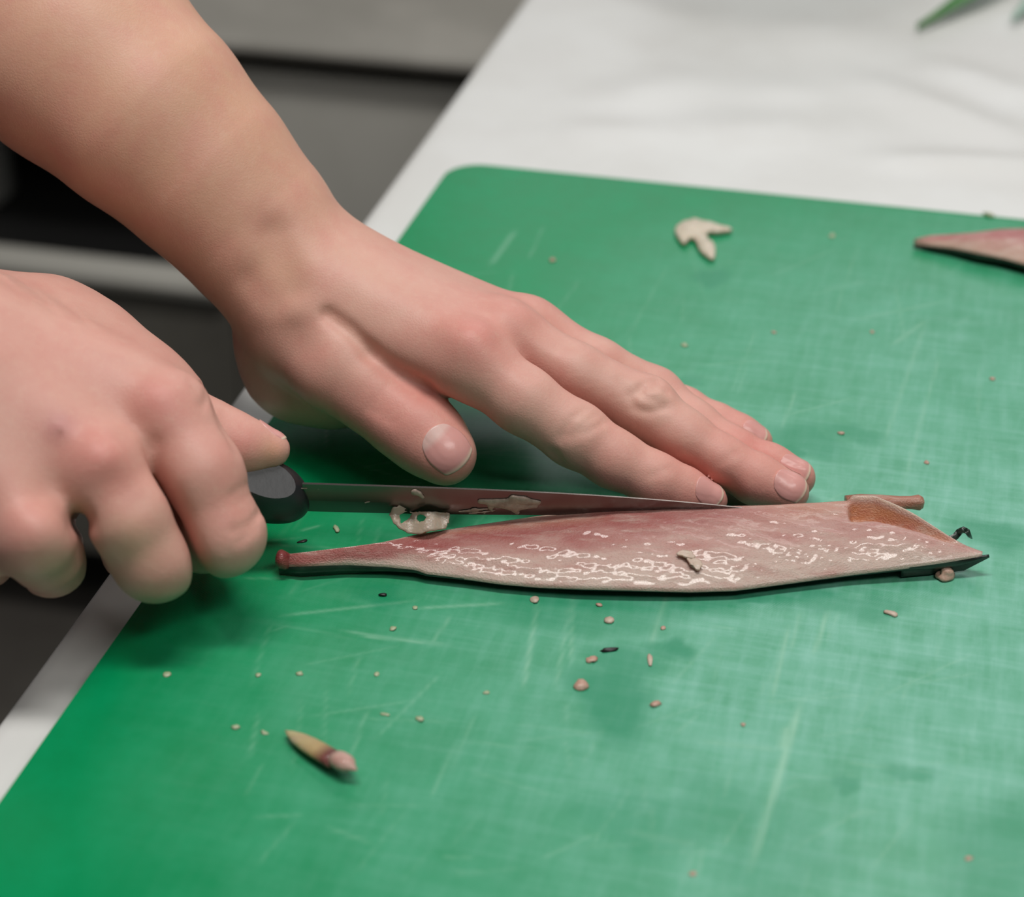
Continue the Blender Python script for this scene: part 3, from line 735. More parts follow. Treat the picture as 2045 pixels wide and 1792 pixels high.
# ------------------------------------------------------------------ fish
def m_flesh():
    s = N('fish_flesh'); c = s.coord()
    base = s.attr('tint')
    n1 = s.noise(160, 5, 0.65, s.mapping(c, (.35, 1, 1), (0, 0, .2))); n2 = s.noise(2100, 3, 0.6, s.mapping(c, (.7, 1, 1), (0, 0, -.3)))
    n3 = s.noise(330, 5, 0.65, s.mapping(c, (.22, 1, 1), (0, 0, -.35)))
    x = s.mix(s.math('MULTIPLY', s.ramp(n1, .48, .70), .50), base, c4(.42, .13, .11))
    x = s.mix(s.math('MULTIPLY', s.ramp(n3, .50, .70), .50), x, c4(.62, .48, .41))
    s.set(Base_Color=x, Roughness=.40, Subsurface_Weight=.22, Subsurface_Radius=(1, .45, .35), Subsurface_Scale=.004, Coat_Weight=.32, Coat_Roughness=.07, Specular_IOR_Level=.5)
    h = s.math('ADD', s.math('MULTIPLY', n1, .20), s.math('MULTIPLY', n2, .55))
    s.bump(h, .75, .0011)
    return s.m
FLESH = m_flesh()
FSKIN = m_simple('fish_skin', c4(.012, .016, .013), .28, noise_scale=120, colr2=c4(.03, .045, .035), bump=.15, bscale=500)
SCRAP = m_simple('pale_scrap', c4(.52, .39, .31), .35, noise_scale=300, colr2=c4(.60, .48, .39), bump=.3, bscale=600, Subsurface_Weight=.2, Subsurface_Scale=.002)
WETSCRAP = m_simple('wet_scrap', c4(.34, .245, .205), .3, noise_scale=400, colr2=c4(.46, .35, .29), bump=.3, bscale=700)
PINKSCRAP = m_simple('pink_scrap', c4(.50, .29, .22), .35, noise_scale=300, colr2=c4(.56, .38, .30), bump=.3, bscale=600)

def interp(xs, ys, x): return np.interp(x, xs, ys)
def smooth_curve(pts, xs):
    p = np.array(pts, float); y = np.interp(xs, p[:, 0], p[:, 1:].T[0]) if p.shape[1] == 2 else np.stack([np.interp(xs, p[:, 0], p[:, j]) for j in range(1, p.shape[1])], -1)
    k = np.array([1, 2, 3, 2, 1.])/9
    f = lambda a: np.convolve(np.pad(a, 2, mode='edge'), k, 'valid')
    return f(y) if y.ndim == 1 else np.stack([f(y[:, j]) for j in range(y.shape[1])], -1)
def fbm(x, y, seed, octv=4):
    r = np.random.default_rng(seed); o = 0; a = 1
    for i in range(octv):
        for _ in range(3):
            th, ph = r.uniform(0, 6.28, 2); fr = (2**i)*r.uniform(.7, 1.4)
            o = o+a*np.sin(fr*(x*math.cos(th)+y*math.sin(th))+ph)/3
        a *= .55
    return o
def build_fillet(name, label, near, far, x0, x1, nu, nv, colfn, bulge, skin_drop, lift_end=0.0, seed=1):
    """near / far: outline points (px, py, z cm) of the flesh's front and back rims"""
    xs = np.linspace(x0, x1, nu); nr = smooth_curve(near, xs); fr = smooth_curve(far, xs)
    root = empty(name, at(xs[nu//2], nr[nu//2, 0], 0)); tag(root, label, 'fish fillet'); rl = np.array(root.location)
    A = np.array([cm(x, y, z) for x, (y, z) in zip(xs, nr)]); B = np.array([cm(x, y, z) for x, (y, z) in zip(xs, fr)])
    v = np.linspace(0, 1, nv)
    P = A[:, None]*(1-v[None, :, None])+B[:, None]*v[None, :, None]
    u = (xs-x0)/(x1-x0); UU, VV = np.meshgrid(u, v, indexing='ij')
    wid = np.linalg.norm(B-A, axis=1)[:, None]
    P[..., 2] += bulge(UU, VV)*np.minimum(1, wid/.02)
    sx, sy = P[..., 0]*1000, P[..., 1]*1000
    P[..., 2] += (fbm(sx*.22+sy*.25, sy*.55, seed)*.00022+fbm(sx*.9, sy*1.8, seed+1, 3)*.00012)*np.minimum(1, wid/.012)*np.clip(VV*8, 0.15, 1)*np.clip((1-VV)*8, 0.15, 1)
    C = colfn(UU, VV, xs[:, None], fbm(sx*.12, sy*.35, seed+2), fbm(sx*.5, sy*1.2, seed+4))
    idx = np.arange(nu*nv).reshape(nu, nv)
    Fq = np.stack([idx[:-1, :-1], idx[1:, :-1], idx[1:, 1:], idx[:-1, 1:]], -1).reshape(-1, 4)
    # flesh gets a thin lower lip all round
    per = np.concatenate([idx[:, 0], idx[-1, 1:], idx[::-1, -1][1:], idx[0, ::-1][1:-1]]); m = len(per); k = np.arange(m)
    Vt = P.reshape(-1, 3); cen = Vt[per].mean(0)
    low = Vt[per].copy(); low[:, 2] = np.maximum(low[:, 2]-.0012, .0006); b0 = len(Vt)
    Fs = np.stack([per[k], b0+k, b0+(k+1) % m, per[(k+1) % m]], -1)
    me = mesh_np('flesh', np.vstack([Vt, low])-rl, np.vstack([Fq, Fs])); Cf = C.reshape(-1, 3); set_col(me, 'tint', np.vstack([Cf, Cf[per]]))
    link('flesh', me, FLESH, root)
    # dark skin: from the rim down and in under the flesh to the board
    prof = np.linspace(0, 1, 8); S = []
    across = (B-A); across = across/np.maximum(np.linalg.norm(across, axis=1, keepdims=True), 1e-6); across[:, 2] = 0
    rowsN = []; rowsF = []
    for q in prof:
        zb = .0004+lift_end*np.clip((xs-(x1-90))/90, 0, 1)**1.5
        z = np.maximum(.0004, (A[:, 2]-.0009)*(1-q)+zb*q); ins = skin_drop*(q**1.6)*np.minimum(1, wid[:, 0]/.02)
        out = .0007*math.sin(math.pi*min(q*1.3, 1))
        X = A+across*(ins-out)[:, None]; X[:, 2] = z; rowsN.append(X)
        zf = np.maximum(.0004, (B[:, 2]-.0009)*(1-q)+zb*q); X = B-across*(ins*.6)[:, None]; X[:, 2] = zf; rowsF.append(X)
    rows = rowsN+rowsF[::-1]; R = np.array(rows); nr_, nc = R.shape[:2]; id2 = np.arange(nr_*nc).reshape(nr_, nc)
    Fq = np.stack([id2[:-1, :-1], id2[:-1, 1:], id2[1:, 1:], id2[1:, :-1]], -1).reshape(-1, 4)
    me = mesh_np('skin', R.reshape(-1, 3)-rl, Fq[:, ::-1]); link('skin', me, FSKIN, root)
    return root, rl, P, xs

def col_main(U, Vv, X, n1, n2):
    white = np.array([.62, .47, .405]); pink = np.array([.54, .30, .265]); red = np.array([.33, .062, .058]); gold = np.array([.45, .22, .13])
    # red muscle band: thick at the tail, thinning towards the right along the back rim
    band = np.interp(X, [560, 700, 900, 1100, 1300, 1500, 1700, 1980], [.0, .22, .42, .50, .60, .74, .95, 1.2])
    f = np.clip((Vv-band+.10*n1)/.28+.50, 0, 1)
    f = f*np.interp(X, [560, 650, 1250, 1450, 1700], [.95, .9, .85, .6, .22])
    w_ = np.clip((.42-Vv)/.35+.12*n1+np.interp(X, [560, 800, 1100], [-.9, -.2, .15]), 0, 1)
    C = pink*(1-w_)[..., None]+white*w_[..., None]
    C = C*(1-f)[..., None]+red*f[..., None]
    g = np.clip((Vv-.90)/.08, 0, 1)*np.interp(X, [700, 800, 1150, 1250], [0, .75, .75, .2]); C = C*(1-g)[..., None]+np.array([.56, .43, .35])*g[..., None]
    h = np.clip((Vv-.72)/.15, 0, 1)*np.clip((.93-Vv)/.08, 0, 1)*np.interp(X, [800, 900, 1150, 1250], [0, .55, .55, 0]); C = C*(1-h)[..., None]+gold*h[..., None]
    o = np.clip((Vv-.62)/.25, 0, 1)*np.interp(X, [1480, 1600, 1750, 1850], [0, .6, .5, .1]); C = C*(1-o)[..., None]+np.array([.56, .27, .18])*o[..., None]
    p = np.clip(.5+n2*.5, 0, 1)*.14; C = C*(1-p)[..., None]+np.array([.60, .44, .37])*p[..., None]
    hw = hollow_w(X)*np.clip((Vv-.64)/.05, 0, 1)*np.clip((.955-Vv)/.03, 0, 1); C = C*(1-hw)[..., None]+np.array([.52, .20, .085])*hw[..., None]
    rm = hollow_w(X)*np.clip((Vv-.95)/.03, 0, 1); C = C*(1-rm)[..., None]+np.array([.64, .47, .37])*rm[..., None]
    tail = np.clip((640-X)/40, 0, 1)*np.ones_like(Vv); C = C*(1-.6*tail)[..., None]+np.array([.24, .03, .03])*(.6*tail)[..., None]
    return np.clip(C, 0, 1)
NEAR = [(556, 1128, .45), (600, 1127, .60), (690, 1124, .55), (770, 1128, .5), (830, 1134, .5), (850, 1142, .45), (935, 1152, .45), (1000, 1161, .45), (1080, 1168, .45), (1160, 1171, .5), (1280, 1174, .5), (1380, 1177, .45), (1470, 1174, .45), (1560, 1162, .45), (1700, 1143, .5), (1800, 1131, .6), (1880, 1121, .7), (1950, 1109, .8), (1962, 1106, .8)]
FAR = [(556, 1108, .75), (600, 1104, .85), (700, 1092, .95), (765, 1083, 1.0), (830, 1068, 1.0), (950, 1049, 1.05), (1080, 1030, 1.2), (1200, 1019, 1.35), (1350, 1013, 1.42), (1500, 1010, 1.42), (1560, 1008, 1.4), (1630, 1004, 1.4), (1690, 1000, 1.4), (1745, 1000, 1.4), (1790, 1018, 1.35), (1830, 1036, 1.25), (1890, 1070, 1.05), (1930, 1090, .9), (1962, 1102, .75)]
def hollow_w(X): return np.clip((X-1692)/10, 0, 1)*np.interp(X, [1692, 1780, 1880, 1925], [1, .9, .55, 0])
def main_bulge(U, Vv):
    X = 556+U*(1962-556); w_ = hollow_w(X)
    return .0022*np.sin(np.pi*np.clip(Vv, 0, 1))**.8+w_*(-.0050*np.exp(-((Vv-.80)/.11)**2)+.0022*np.exp(-((Vv-1)/.06)**2))
FISH, FRL, FP, FXS = build_fillet('fish_fillet', 'raw pink fish fillet with dark skin, lying under the knife', NEAR, FAR, 556, 1962, 360, 72, col_main,
    main_bulge, .009, lift_end=.0055, seed=11)

def strip(name, ctr, width_vec, th, mat, parent, rl, taper=None, colr=None, nw=9, wob=0.0, seed=3):
    """a thin curved band of flesh: centre line points, a width vector for each, real thickness"""
    ctr = np.asarray(ctr); n = len(ctr); r = np.random.default_rng(seed)
    s = np.linspace(-1, 1, nw); top = []; 
    for i in range(n):
        k = 1 if taper is None else taper[i]
        for a in s: top.append(ctr[i]+width_vec[i]*a*k*(1+wob*r.normal()*(abs(a) > .9)))
    top = np.array(top).reshape(n, nw, 3)
    du = np.gradient(top, axis=0); dv = np.gradient(top, axis=1); nn = np.cross(du, dv); nn /= np.maximum(np.linalg.norm(nn, axis=-1, keepdims=True), 1e-9)
    bot = top-nn*th; V = np.vstack([top.reshape(-1, 3), bot.reshape(-1, 3)]); N0 = n*nw
    idx = np.arange(N0).reshape(n, nw)
    Fq = np.stack([idx[:-1, :-1], idx[1:, :-1], idx[1:, 1:], idx[:-1, 1:]], -1).reshape(-1, 4); Fb = Fq[:, ::-1]+N0
    per = np.concatenate([idx[:, 0], idx[-1, 1:], idx[::-1, -1][1:], idx[0, ::-1][1:-1]]); m = len(per); k = np.arange(m)
    Fs = np.stack([per[k], per[k]+N0, per[(k+1) % m]+N0, per[(k+1) % m]], -1)
    me = mesh_np(name, V-rl, np.vstack([Fq, Fb, Fs]))
    if colr is not None: set_col(me, 'tint', np.tile(np.array(colr), (len(V), 1)))
    return link(name, me, mat, parent)
def lump(name, p, size, mat, parent=None, rl=np.zeros(3), seed=0, rough=.25, sub=3, rot=0.0, colr=None):
    bm = bmesh.new(); bmesh.ops.create_icosphere(bm, subdivisions=sub, radius=1.0); r = np.random.default_rng(seed)
    ph = r.uniform(0, 6.28, (6,)); kk = r.normal(0, 2.2, (6, 3))
    cr, sr = math.cos(rot), math.sin(rot)
    for v in bm.verts:
        c = np.array(v.co); f = 1+rough*sum(math.sin(kk[i]@c+ph[i]) for i in range(6))/2.6
        q = c*f*np.asarray(size); q[2] = max(q[2], -size[2]*.55)
        v.co = (q[0]*cr-q[1]*sr, q[0]*sr+q[1]*cr, q[2])
    me = bpy.data.meshes.new(name); bm.to_mesh(me); bm.free()
    if colr is not None: set_col(me, 'tint', np.tile(np.array(colr), (len(me.vertices), 1)))
    o = link(name, me, mat, parent); o.location = np.asarray(p)-rl; return o

def fish_details():
    X = lambda x, y, z: cm(x, y, z)
    # gut stub behind
    a, b = X(1690, 1004, .95), X(1842, 1003, .8); rings = []
    d = (b-a)/np.linalg.norm(b-a); u_ = np.cross(d, [0, 0, 1]); u_ /= np.linalg.norm(u_); w_ = np.cross(u_, d)
    for q, r in [(0, .0026), (.2, .0030), (.45, .0029), (.7, .0024), (.85, .0025), (.95, .0030), (1.0, .0022), (1.01, .0008)]:
        rings.append(np.array([a+(b-a)*q+(u_*math.cos(k*math.pi/8)*r*(1+.18*math.sin(3*k*math.pi/8+q*5))+w_*math.sin(k*math.pi/8)*r*.8) for k in range(16)])-FRL)
    me = ringmesh('gut_stub', rings, FLESH, FISH); set_col(me.data, 'tint', np.tile([.42, .17, .11], (len(me.data.vertices), 1)))
    # dark curled fin spine
    cu = [(1896, 1078, .95), (1908, 1072, 1.0), (1916, 1062, 1.1), (1924, 1058, 1.3), (1932, 1062, 1.25), (1936, 1070, 1.0), (1941, 1076, .8)]
    rings = []
    C = np.array([X(*p) for p in cu])
    for i, p in enumerate(C):
        r = [.0012, .0011, .0011, .0010, .0009, .0007, .0002][i]; rings.append(np.array([p+RT*math.cos(k*math.pi/4)*r+UP*math.sin(k*math.pi/4)*r for k in range(8)])-FRL)
    ringmesh('curled_fin', rings, FSKIN, FISH)
    # skin tongue at the head end
    t3 = np.linspace(0, 1, 28); hi = np.array([X(x, y, z) for x, y, z in [(1800, 1133, .55), (1860, 1124, .62), (1920, 1116, .68), (1976, 1112, .72)]]); lo = np.array([X(x, y, z) for x, y, z in [(1800, 1153, .08), (1860, 1148, .06), (1925, 1140, .10), (1976, 1114, .66)]])
    f3 = lambda a: np.stack([np.interp(t3, np.linspace(0, 1, 4), a[:, j]) for j in range(3)], -1); hi, lo = f3(hi), f3(lo)
    ctr = (hi+lo)/2; wv = (hi-lo)/2
    strip('skin_tongue', ctr, wv, .0008, FSKIN, FISH, FRL)
    lump('pink_nub', X(1888, 1147, .15), (.0030, .0022, .0020), PINKSCRAP, FISH, FRL, 4)
    # loose scrap lying on the flesh
    pj = FP.reshape(-1, 3)-CAM; dep = pj@FW; uu = 1022.5+F*(pj@RT)/dep; vv = 896-F*(pj@UP)/dep
    def on_flesh(x, y): return FP.reshape(-1, 3)[np.argmin((uu-x)**2+(vv-y)**2)]
    for lst in ([(1352, 1114), (1364, 1112), (1376, 1114), (1386, 1120)], [(1372, 1114), (1380, 1124), (1392, 1134), (1396, 1146)]):
        c = np.array([on_flesh(*q)+np.array([0, 0, .0010]) for q in lst]); t_ = np.linspace(0, 1, 12); c = np.stack([np.interp(t_, np.linspace(0, 1, 4), c[:, j]) for j in range(3)], -1)
        d_ = np.gradient(c, axis=0); sd = np.cross(d_, [0, 0, 1.0]); sd /= np.linalg.norm(sd, axis=1, keepdims=True)
        strip('loose_shred', c, sd*np.interp(t_, [0, .3, .7, 1], [.0004, .0013, .0019, .0005])[:, None], .0006, SCRAP, FISH, FRL, wob=.15, seed=len(lst)+int(lst[0][0]))
    # tail stump
    lump('tail_stump', X(567, 1119, .55), (.0026, .0030, .0036), FLESH, FISH, FRL, 5, .12, colr=(.22, .03, .03))
fish_details()

# membrane stretched from the fish up to the blade, with two holes
def build_membrane():
    root_p = cm(840, 1068, 1.0)
    outer = [(778, 1030), (784, 1014), (800, 1008), (812, 1012), (806, 1020), (830, 1024), (842, 1022), (870, 1022), (898, 1026), (896, 1044), (890, 1056), (860, 1062), (838, 1068), (815, 1066), (800, 1058), (786, 1046)]
    h1 = [(797, 1030), (812, 1020), (824, 1026), (818, 1036), (806, 1044), (799, 1048)]
    h2 = [(834, 1030), (842, 1028), (852, 1034), (848, 1042), (838, 1044), (833, 1038)]
    zf = lambda y: np.interp(y, [1005, 1025, 1068], [1.86, 1.55, 1.14])
    from mathutils.geometry import delaunay_2d_cdt
    loops = [outer, h1, h2]; P = []; edges = []
    def dens(l):
        o = []
        for i in range(len(l)):
            a, b = np.array(l[i], float), np.array(l[(i+1) % len(l)], float)
            for k in range(4): o.append(tuple(a+(b-a)*k/4+rng.normal(0, .6, 2)))
        return o
    for l in loops:
        l = dens(l); s0 = len(P); P += l; edges += [(s0+i, s0+(i+1) % len(l)) for i in range(len(l))]
    xs = [(x, y) for x in range(780, 900, 8) for y in range(1008, 1068, 8)]
    P += xs
    res = delaunay_2d_cdt([Vector(p) for p in P], edges, [], 0, 0.01)
    vv = [np.array(v) for v in res[0]]
    def inside(p, l):
        c = False; j = len(l)-1
        for i in range(len(l)):
            if (l[i][1] > p[1]) != (l[j][1] > p[1]) and p[0] < (l[j][0]-l[i][0])*(p[1]-l[i][1])/(l[j][1]-l[i][1])+l[i][0]: c = not c
            j = i
        return c
    bm = bmesh.new(); vs = [bm.verts.new(cm(p[0], p[1], float(zf(p[1]))+.05*math.sin(p[0]*.09))-root_p) for p in vv]
    for f in res[2]:
        c = sum(vv[i] for i in f)/len(f)
        if inside(c, outer) and not inside(c, h1) and not inside(c, h2): bm.faces.new([vs[i] for i in f])
    bmesh.ops.delete(bm, geom=[v for v in bm.verts if not v.link_faces], context='VERTS')
    me = bpy.data.meshes.new('flesh_membrane'); bm.to_mesh(me); bm.free()
    s = N('membrane'); s.set(Base_Color=c4(.46, .36, .28), Roughness=.3, Subsurface_Weight=.3, Subsurface_Scale=.002, Transmission_Weight=.15)
    s.bump(s.noise(400, 3, .6, s.coord()), .4, .0006)
    o = link('flesh_membrane', me, s.m); o.location = root_p
    md = o.modifiers.new('thickness', 'SOLIDIFY'); md.thickness = .0006
    tag(o, 'thin torn membrane with two holes hanging between blade and fillet', 'membrane')
build_membrane()

# shreds stuck to the blade
def on_blade(s, h): return HEEL+KAX*s+KUP*h-KSIDE*.0005
def blade_scrap(name, label, lines, th, seed):
    """branching scraps of flesh: fused tapering strands lying on the blade face"""
    allq = np.array([on_blade(a, b) for ln in lines for a, b, _ in ln]); root_p = allq.mean(0)
    v = Vol(allq.min(0)-.003, allq.max(0)+.003, .00028); r = np.random.default_rng(seed)
    for ln in lines:
        pts = [(on_blade(a, b), q*(1+.15*r.normal())) for a, b, q in ln]
        v.chain(v.d, pts, .0006, (KSIDE, max(.28, th/.0016)))
    V, Q = v.mesh()
    o = link(name, mesh_np(name, V-root_p, Q), WETSCRAP); o.location = root_p; tag(o, label, 'fish scrap', 'flesh scraps stuck to the blade'); return o
pcm = KL/924.0                                              # blade metres per photo pixel along x
def BS(x, y): return ((x-604)*pcm, (994+(x-604)*.0292-y)*pcm*1.12)
def L(*ps): return [(*BS(x, y), w_/1000) for x, y, w_ in ps]
blade_scrap('flesh_shred', 'branching shred of pale flesh stuck across the middle of the blade', [
    L((955, 998, 1.0), (985, 1000, 1.3), (1020, 996, 1.4), (1072, 998, .8)), L((975, 1004, .9), (1010, 1008, 1.2), (1040, 1006, .9)), L((1018, 988, 1.1), (1040, 994, 1.4), (1070, 1002, .7)),
    L((980, 1004, .9), (976, 1014, .7), (980, 1024, .3)), L((1000, 1008, .9), (1030, 1013, 1.1), (1066, 1010, .7)), L((1020, 1014, 1.2), (1030, 1026, .9))], .0007, 2)
blade_scrap('flesh_shred', 'small pale lump of flesh sitting on the blade spine near the handle', [L((824, 975, 1.0), (832, 978, 1.3), (840, 988, .6))], .0010, 3)
blade_scrap('flesh_shred', 'thin smear of flesh along the cutting edge mid blade', [L((915, 1024, .5), (945, 1020, .7), (970, 1018, .3)), L((935, 1030, .3), (965, 1027, .4), (985, 1022, .3))], .0004, 4)
blade_scrap('flesh_shred', 'tiny fleck of flesh on the blade below its spine close to the handle', [L((728, 1003, .4), (735, 1000, .5))], .0004, 5)
blade_scrap('flesh_shred', 'pale sliver lying on the spine right beside the black handle', [L((592, 968, .25), (612, 968, .3)), L((634, 970, .25), (648, 971, .3))], .0004, 6)

# second fillet at the right rim of the picture
def col_second(U, Vv, X, n1, n2):
    C = np.array([.62, .42, .34])*(1-Vv)[..., None]+np.array([.50, .20, .19])*Vv[..., None]
    r = np.exp(-((Vv-.62)/.2)**2)*np.interp(X, [1830, 1880, 1920, 2000], [.1, .8, .3, .6]); C = C*(1-r)[..., None]+np.array([.42, .07, .09])*r[..., None]
    return np.clip(C+.03*n2[..., None], 0, 1)
build_fillet('fish_fillet', 'second fish fillet, partly out of view, at the right end of the board',
    [(1826, 484, .3), (1860, 488, .4), (1900, 492, .5), (1950, 502, .6), (2000, 512, .6), (2045, 524, .6), (2200, 565, .6), (2300, 585, .4)],
    [(1826, 478, .45), (1860, 470, .6), (1900, 468, .7), (1950, 464, .9), (2000, 457, 1.0), (2045, 456, 1.0), (2200, 470, 1.0), (2300, 570, .5)],
    1826, 2300, 110, 30, col_second, lambda U, Vv: .0022*np.sin(np.pi*Vv), .006, seed=31)

# ------------------------------------------------------------------ scraps on the board
def flat_piece(name, outline, z0, th, mat, label, cat, dome=.6):
    """a small piece lying on the board: outline in photo pixels, domed, real thickness"""
    P = np.array([at(x, y, z0) for x, y in outline]); n = len(P)
    t = np.arange(n*4)/4.0; S = []
    for q in t:                                               # closed Catmull-Rom
        i = int(q); f = q-i; p0, p1, p2, p3 = P[(i-1) % n], P[i], P[(i+1) % n], P[(i+2) % n]
        S.append(.5*((2*p1)+(-p0+p2)*f+(2*p0-5*p1+4*p2-p3)*f*f+(-p0+3*p1-3*p2+p3)*f**3))
    S = np.array(S); c = S.mean(0); bm = bmesh.new()
    lo = [bm.verts.new(p-c) for p in S]
    up1 = [bm.verts.new((p-c)*1.0+np.array([0, 0, th*.6])) for p in S]
    up2 = [bm.verts.new((p-c)*np.array([.93, .93, 1])+np.array([0, 0, th*(.9+.15*math.sin(i*1.7))])) for i, p in enumerate(S)]
    m = len(S)
    for a, b in ((lo, up1), (up1, up2)):
        for k in range(m): bm.faces.new((a[k], a[(k+1) % m], b[(k+1) % m], b[k]))
    ft = bm.faces.new(up2); bm.faces.new(lo[::-1])
    bmesh.ops.triangulate(bm, faces=[ft]); bmesh.ops.recalc_face_normals(bm, faces=bm.faces)
    me = bpy.data.meshes.new(name); bm.to_mesh(me); bm.free()
    o = link(name, me, mat); o.location = c; tag(o, label, cat); return o
CREAM = m_simple('cream_scrap', c4(.62, .53, .42), .4, noise_scale=300, colr2=c4(.68, .60, .49), bump=.2, bscale=500, Subsurface_Weight=.2, Subsurface_Scale=.002)
flat_piece('flesh_scrap', [(1348, 462), (1360, 450), (1385, 443), (1420, 450), (1462, 463), (1435, 470), (1412, 471), (1414, 483), (1428, 498), (1424, 522), (1400, 508), (1388, 485), (1378, 482), (1366, 492), (1354, 480)], .0006, .0022, CREAM,
           'cream three-pronged flesh scrap on the far part of the board', 'fish scrap')

def build_bone():
    P0, P1 = cm(570, 1466, .12), cm(706, 1548, .25); root = empty('fin_scrap', P0*.5+P1*.5*np.array([1, 1, 0])); rl = np.array(root.location)
    tag(root, 'yellowish pointed fin scrap with dark red stump, near the front of the board', 'fish scrap')
    d = P1-P0; L_ = np.linalg.norm(d); d = d/L_; u_ = np.cross(d, [0, 0, 1]); u_ /= np.linalg.norm(u_)
    rings = []; C = []
    S = [(0, .0002), (.08, .0013), (.2, .0023), (.35, .0029), (.5, .0031), (.65, .0031), (.76, .0031)]
    for q, r in S:
        rings.append(np.array([P0+d*L_*q+u_*r*math.cos(k*math.pi/8)*1.0+np.array([0, 0, r*.55*math.sin(k*math.pi/8)+.0012]) for k in range(16)])-rl)
        c = np.array([.55, .50, .28])*(1-q)+np.array([.45, .22, .06])*q
        if q > .60: c = np.array([.15, .035, .03])
        C += [c]*16
    o = ringmesh('fin_blade', rings, FLESH, root); set_col(o.data, 'tint', np.array(C))
    rings = []
    for q, r in [(.74, .0025), (.80, .0029), (.88, .0029), (.94, .0024), (.98, .0014), (1.05, .0003)]:
        rings.append(np.array([P0+d*L_*q+u_*r*math.cos(k*math.pi/8)+np.array([0, 0, r*.75*math.sin(k*math.pi/8)+.0024]) for k in range(16)])-rl)
    o = ringmesh('stump', rings, FLESH, root); set_col(o.data, 'tint', np.tile([.62, .40, .34], (len(o.data.vertices), 1)))
build_bone()

GRAIN = m_simple('dull_grain', c4(.36, .44, .26), .4, noise_scale=300, colr2=c4(.46, .50, .34), Subsurface_Weight=.2, Subsurface_Scale=.002)
crumbs = [  # px, py, size mm (x,y,z), material, label
    (1160, 1372, (3.2, 3.0, 2.0), PINKSCRAP, 'largest pink flesh crumb, left of the wet spot on the board front'),
    (1180, 1320, (2.0, 1.8, 1.2), PINKSCRAP, 'pink crumb just above the largest pink crumb'),
    (1066, 1200, (2.0, 2.0, 1.3), SCRAP, 'round pale crumb directly below the middle of the fillet'),
    (1308, 1408, (2.4, 1.8, 1.2), PINKSCRAP, 'orange-pink crumb at the right rim of the wet spot'),
    (1214, 1240, (1.7, 2.0, 1.0), SCRAP, 'pale glinting crumb between fillet and wet spot'),
    (1195, 1210, (1.1, 1.0, .8), PINKSCRAP, 'small brownish crumb right under the fillet edge'),
    (1325, 1255, (1.2, 1.0, .7), PINKSCRAP, 'brown speck below the fillet, right of the glinting crumb'),
    (1298, 1318, (3.4, 1.2, .7), SCRAP, 'narrow yellowish sliver above the wet spot'),
    (1778, 1226, (2.4, 1.8, 1.2), SCRAP, 'pale crumb in front of the right end of the fillet'),
    (672, 1057, (2.6, 1.2, .9), SCRAP, 'pale elongated crumb just below the knife handle'),
    (838, 1437, (1.2, 1.7, .9), SCRAP, 'cream grain on the bare front area, right of two others'),
    (598, 1347, (1.5, 1.1, .8), SCRAP, 'cream grain on the left front, above the fin scrap'),
    (470, 1453, (1.1, 1.5, .8), SCRAP, 'leftmost cream grain beside the fin scrap'),
    (527, 1464, (1.5, .9, .7), SCRAP, 'cream grain touching on the pointed tip of the fin scrap'),
    (333, 1348, (1.3, 1.2, .7), SCRAP, 'cream grain near the left rim, within the hand shadow'),
    (516, 1349, (1.0, 1.1, .6), SCRAP, 'tiny cream grain left of the fin scrap top'),
    (770, 1428, (.7, 1.6, .6), SCRAP, 'thin cream grain right above the fin scrap stump'),
    (785, 1256, (1.3, 1.5, .7), SCRAP, 'cream grain between the fillet tail and the front grains'),
    (752, 1347, (1.2, 1.0, .6), SCRAP, 'faint grain midway between fin scrap and fillet'),
    (972, 1385, (.9, 1.0, .6), SCRAP, 'tiny yellow grain left of the largest pink crumb'),
    (830, 1215, (1.0, 1.0, .5), SCRAP, 'faint grain below the tail half of the fillet'),
    (1103, 521, (1.8, 1.4, 1.0), PINKSCRAP, 'tan crumb on the far left of the board behind the hand'),
    (1662, 472, (2.4, 1.2, .9), SCRAP, 'pale crumb between the three-pronged scrap and the second fillet'),
    (1366, 690, (1.4, 1.4, .8), SCRAP, 'pale crumb just beyond the spread fingers'),
    (1678, 866, (1.5, 1.1, .8), PINKSCRAP, 'pinkish crumb right of the little finger tip'),
    (1850, 925, (1.3, 1.0, .8), PINKSCRAP, 'pinkish crumb behind the head end of the fillet'),
    (1982, 757, (1.4, 1.6, .9), PINKSCRAP, 'orange speck near the right frame edge'),
    (1545, 665, (1.0, .9, .6), PINKSCRAP, 'small speck on the open board beyond the knuckles'),
    (1742, 664, (1.2, .9, .6), PINKSCRAP, 'small speck on the right, well behind the fillet'),
    (1484, 1448, (.9, 1.0, .5), PINKSCRAP, 'orange speck on the rubbed front area beside the long scratch'),
    (1935, 1715, (1.4, .8, .5), PINKSCRAP, 'orange speck at the lower right of the board'),
    (1382, 1746, (1.1, 1.1, .5), PINKSCRAP, 'faint orange speck at the lower middle of the board'),
    (1975, 431, (3.2, 1.6, 1.6), SCRAP, 'tan crumb on the far rim above the second fillet'),
]
for i, (px, py, sz, mt, lb) in enumerate(crumbs):
    s = np.array(sz)/1000.0*np.array([.85, .85, .55])
    if mt is SCRAP and i > 8: mt = GRAIN
    o = lump('flesh_crumb', at(px, py, 0)+np.array([0, 0, s[2]*.5]), s, mt, seed=40+i, rough=.32, sub=2, rot=rng.uniform(0, 3))
    tag(o, lb, 'crumb', 'flesh crumbs scattered on the board')
DARKBIT = m_simple('dark_bit', c4(.012, .012, .012), .4)
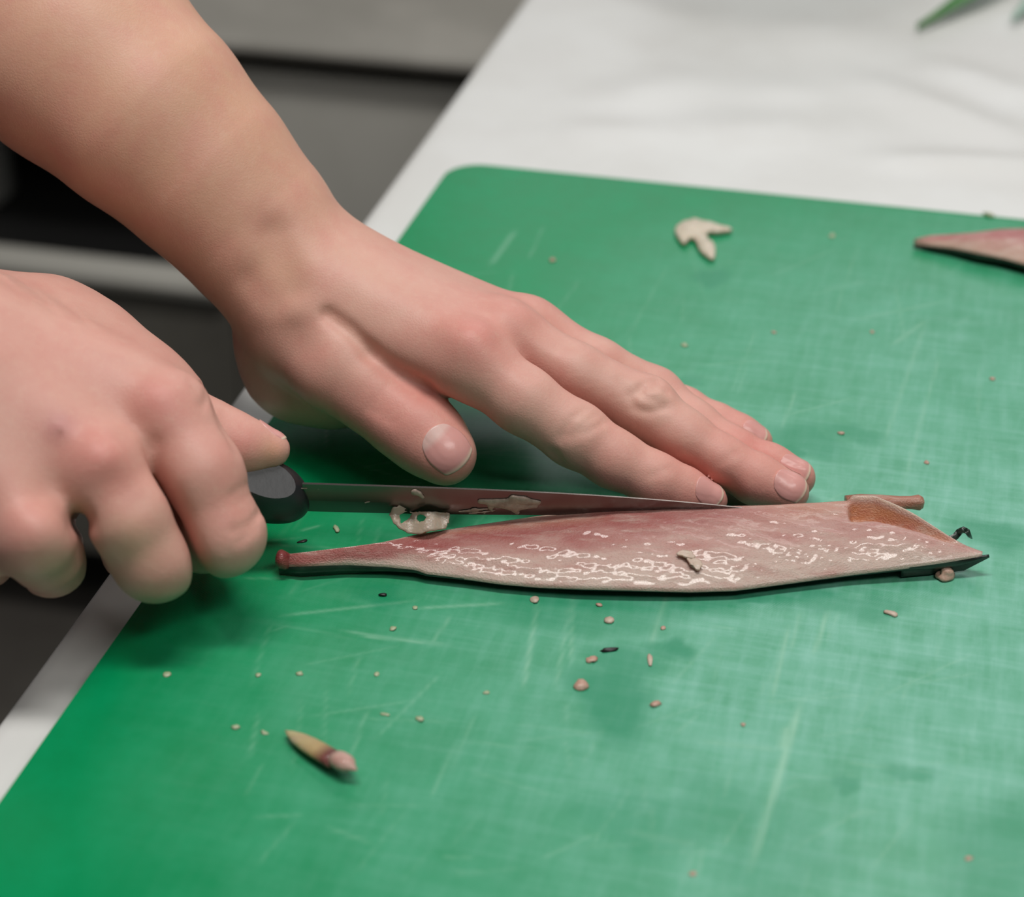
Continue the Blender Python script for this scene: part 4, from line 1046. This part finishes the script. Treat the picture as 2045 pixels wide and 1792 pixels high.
for i, (px, py, sz, rot, lb) in enumerate([(1216, 1299, (3.0, .9, .6), .2, 'black skin flake above the wet spot'), (765, 1190, (1.4, .7, .5), 0, 'black skin fleck below the fillet tail'),
                                      (603, 1083, (1.5, .6, .4), .4, 'black fleck beside the fillet tail end')]):
    s = np.array(sz)/1000.0; o = lump('skin_fleck', at(px, py, 0)+np.array([0, 0, s[2]*.5]), s, DARKBIT, seed=90+i, rough=.35, sub=2, rot=rot)
    tag(o, lb, 'skin fleck', 'dark skin flecks on the board')

# ------------------------------------------------------------------ things on the table behind
def build_leaf(name, label, a, b, wd, mat):
    A = at(*a, ZT+.004); B = at(*b, ZT+.006); n = 16; d = (B-A)/np.linalg.norm(B-A); u_ = np.cross([0, 0, 1], d); u_ /= np.linalg.norm(u_)
    rings = []
    for i in range(n):
        t = i/(n-1); w_ = wd*(math.sin(math.pi*(.12+.5*t)))*(.25+.75*min(1, t*2.2)); p = A+(B-A)*t+np.array([0, 0, .012*t*t])
        rings.append(np.array([p-u_*w_+np.array([0, 0, .003]), p-u_*w_*.5+np.array([0, 0, .0014]), p, p+u_*w_*.5+np.array([0, 0, .0014]), p+u_*w_+np.array([0, 0, .003]), p+u_*w_*.5+np.array([0, 0, .0005]), p-np.array([0, 0, .0012]), p-u_*w_*.5+np.array([0, 0, .0005])])-A)
    o = ringmesh(name, rings, mat, None); o.location = A; tag(o, label, 'leaf', 'green leaves on the far table')
LEAF = m_simple('leaf_green', c4(.05, .19, .045), .45, noise_scale=60, colr2=c4(.10, .26, .08))
build_leaf('green_leaf', 'slender green leaf lying on the far right of the white table', (1832, 58), (2060, -62), .008, LEAF)
build_leaf('green_leaf', 'pale green leaf tip cut by the top right corner of the picture', (2022, 42), (2150, -60), .009, m_simple('leaf_pale', c4(.35, .50, .42), .45))
bp = at(1625, -42, ZT)
gl = m_simple('frosted_bowl', c4(.50, .58, .57), .25, Transmission_Weight=.35)
bowl = lathe('mixing_bowl', [(.0005, 0), (.052, 0), (.056, .002), (.085, .045), (.098, .075), (.101, .0765), (.099, .079), (.094, .076), (.081, .047), (.053, .006), (.0005, .005)], 56, gl, None, (bp[0], bp[1]+.05, ZT+.0028))
tag(bowl, 'frosted pale green bowl standing at the far edge of view', 'bowl')
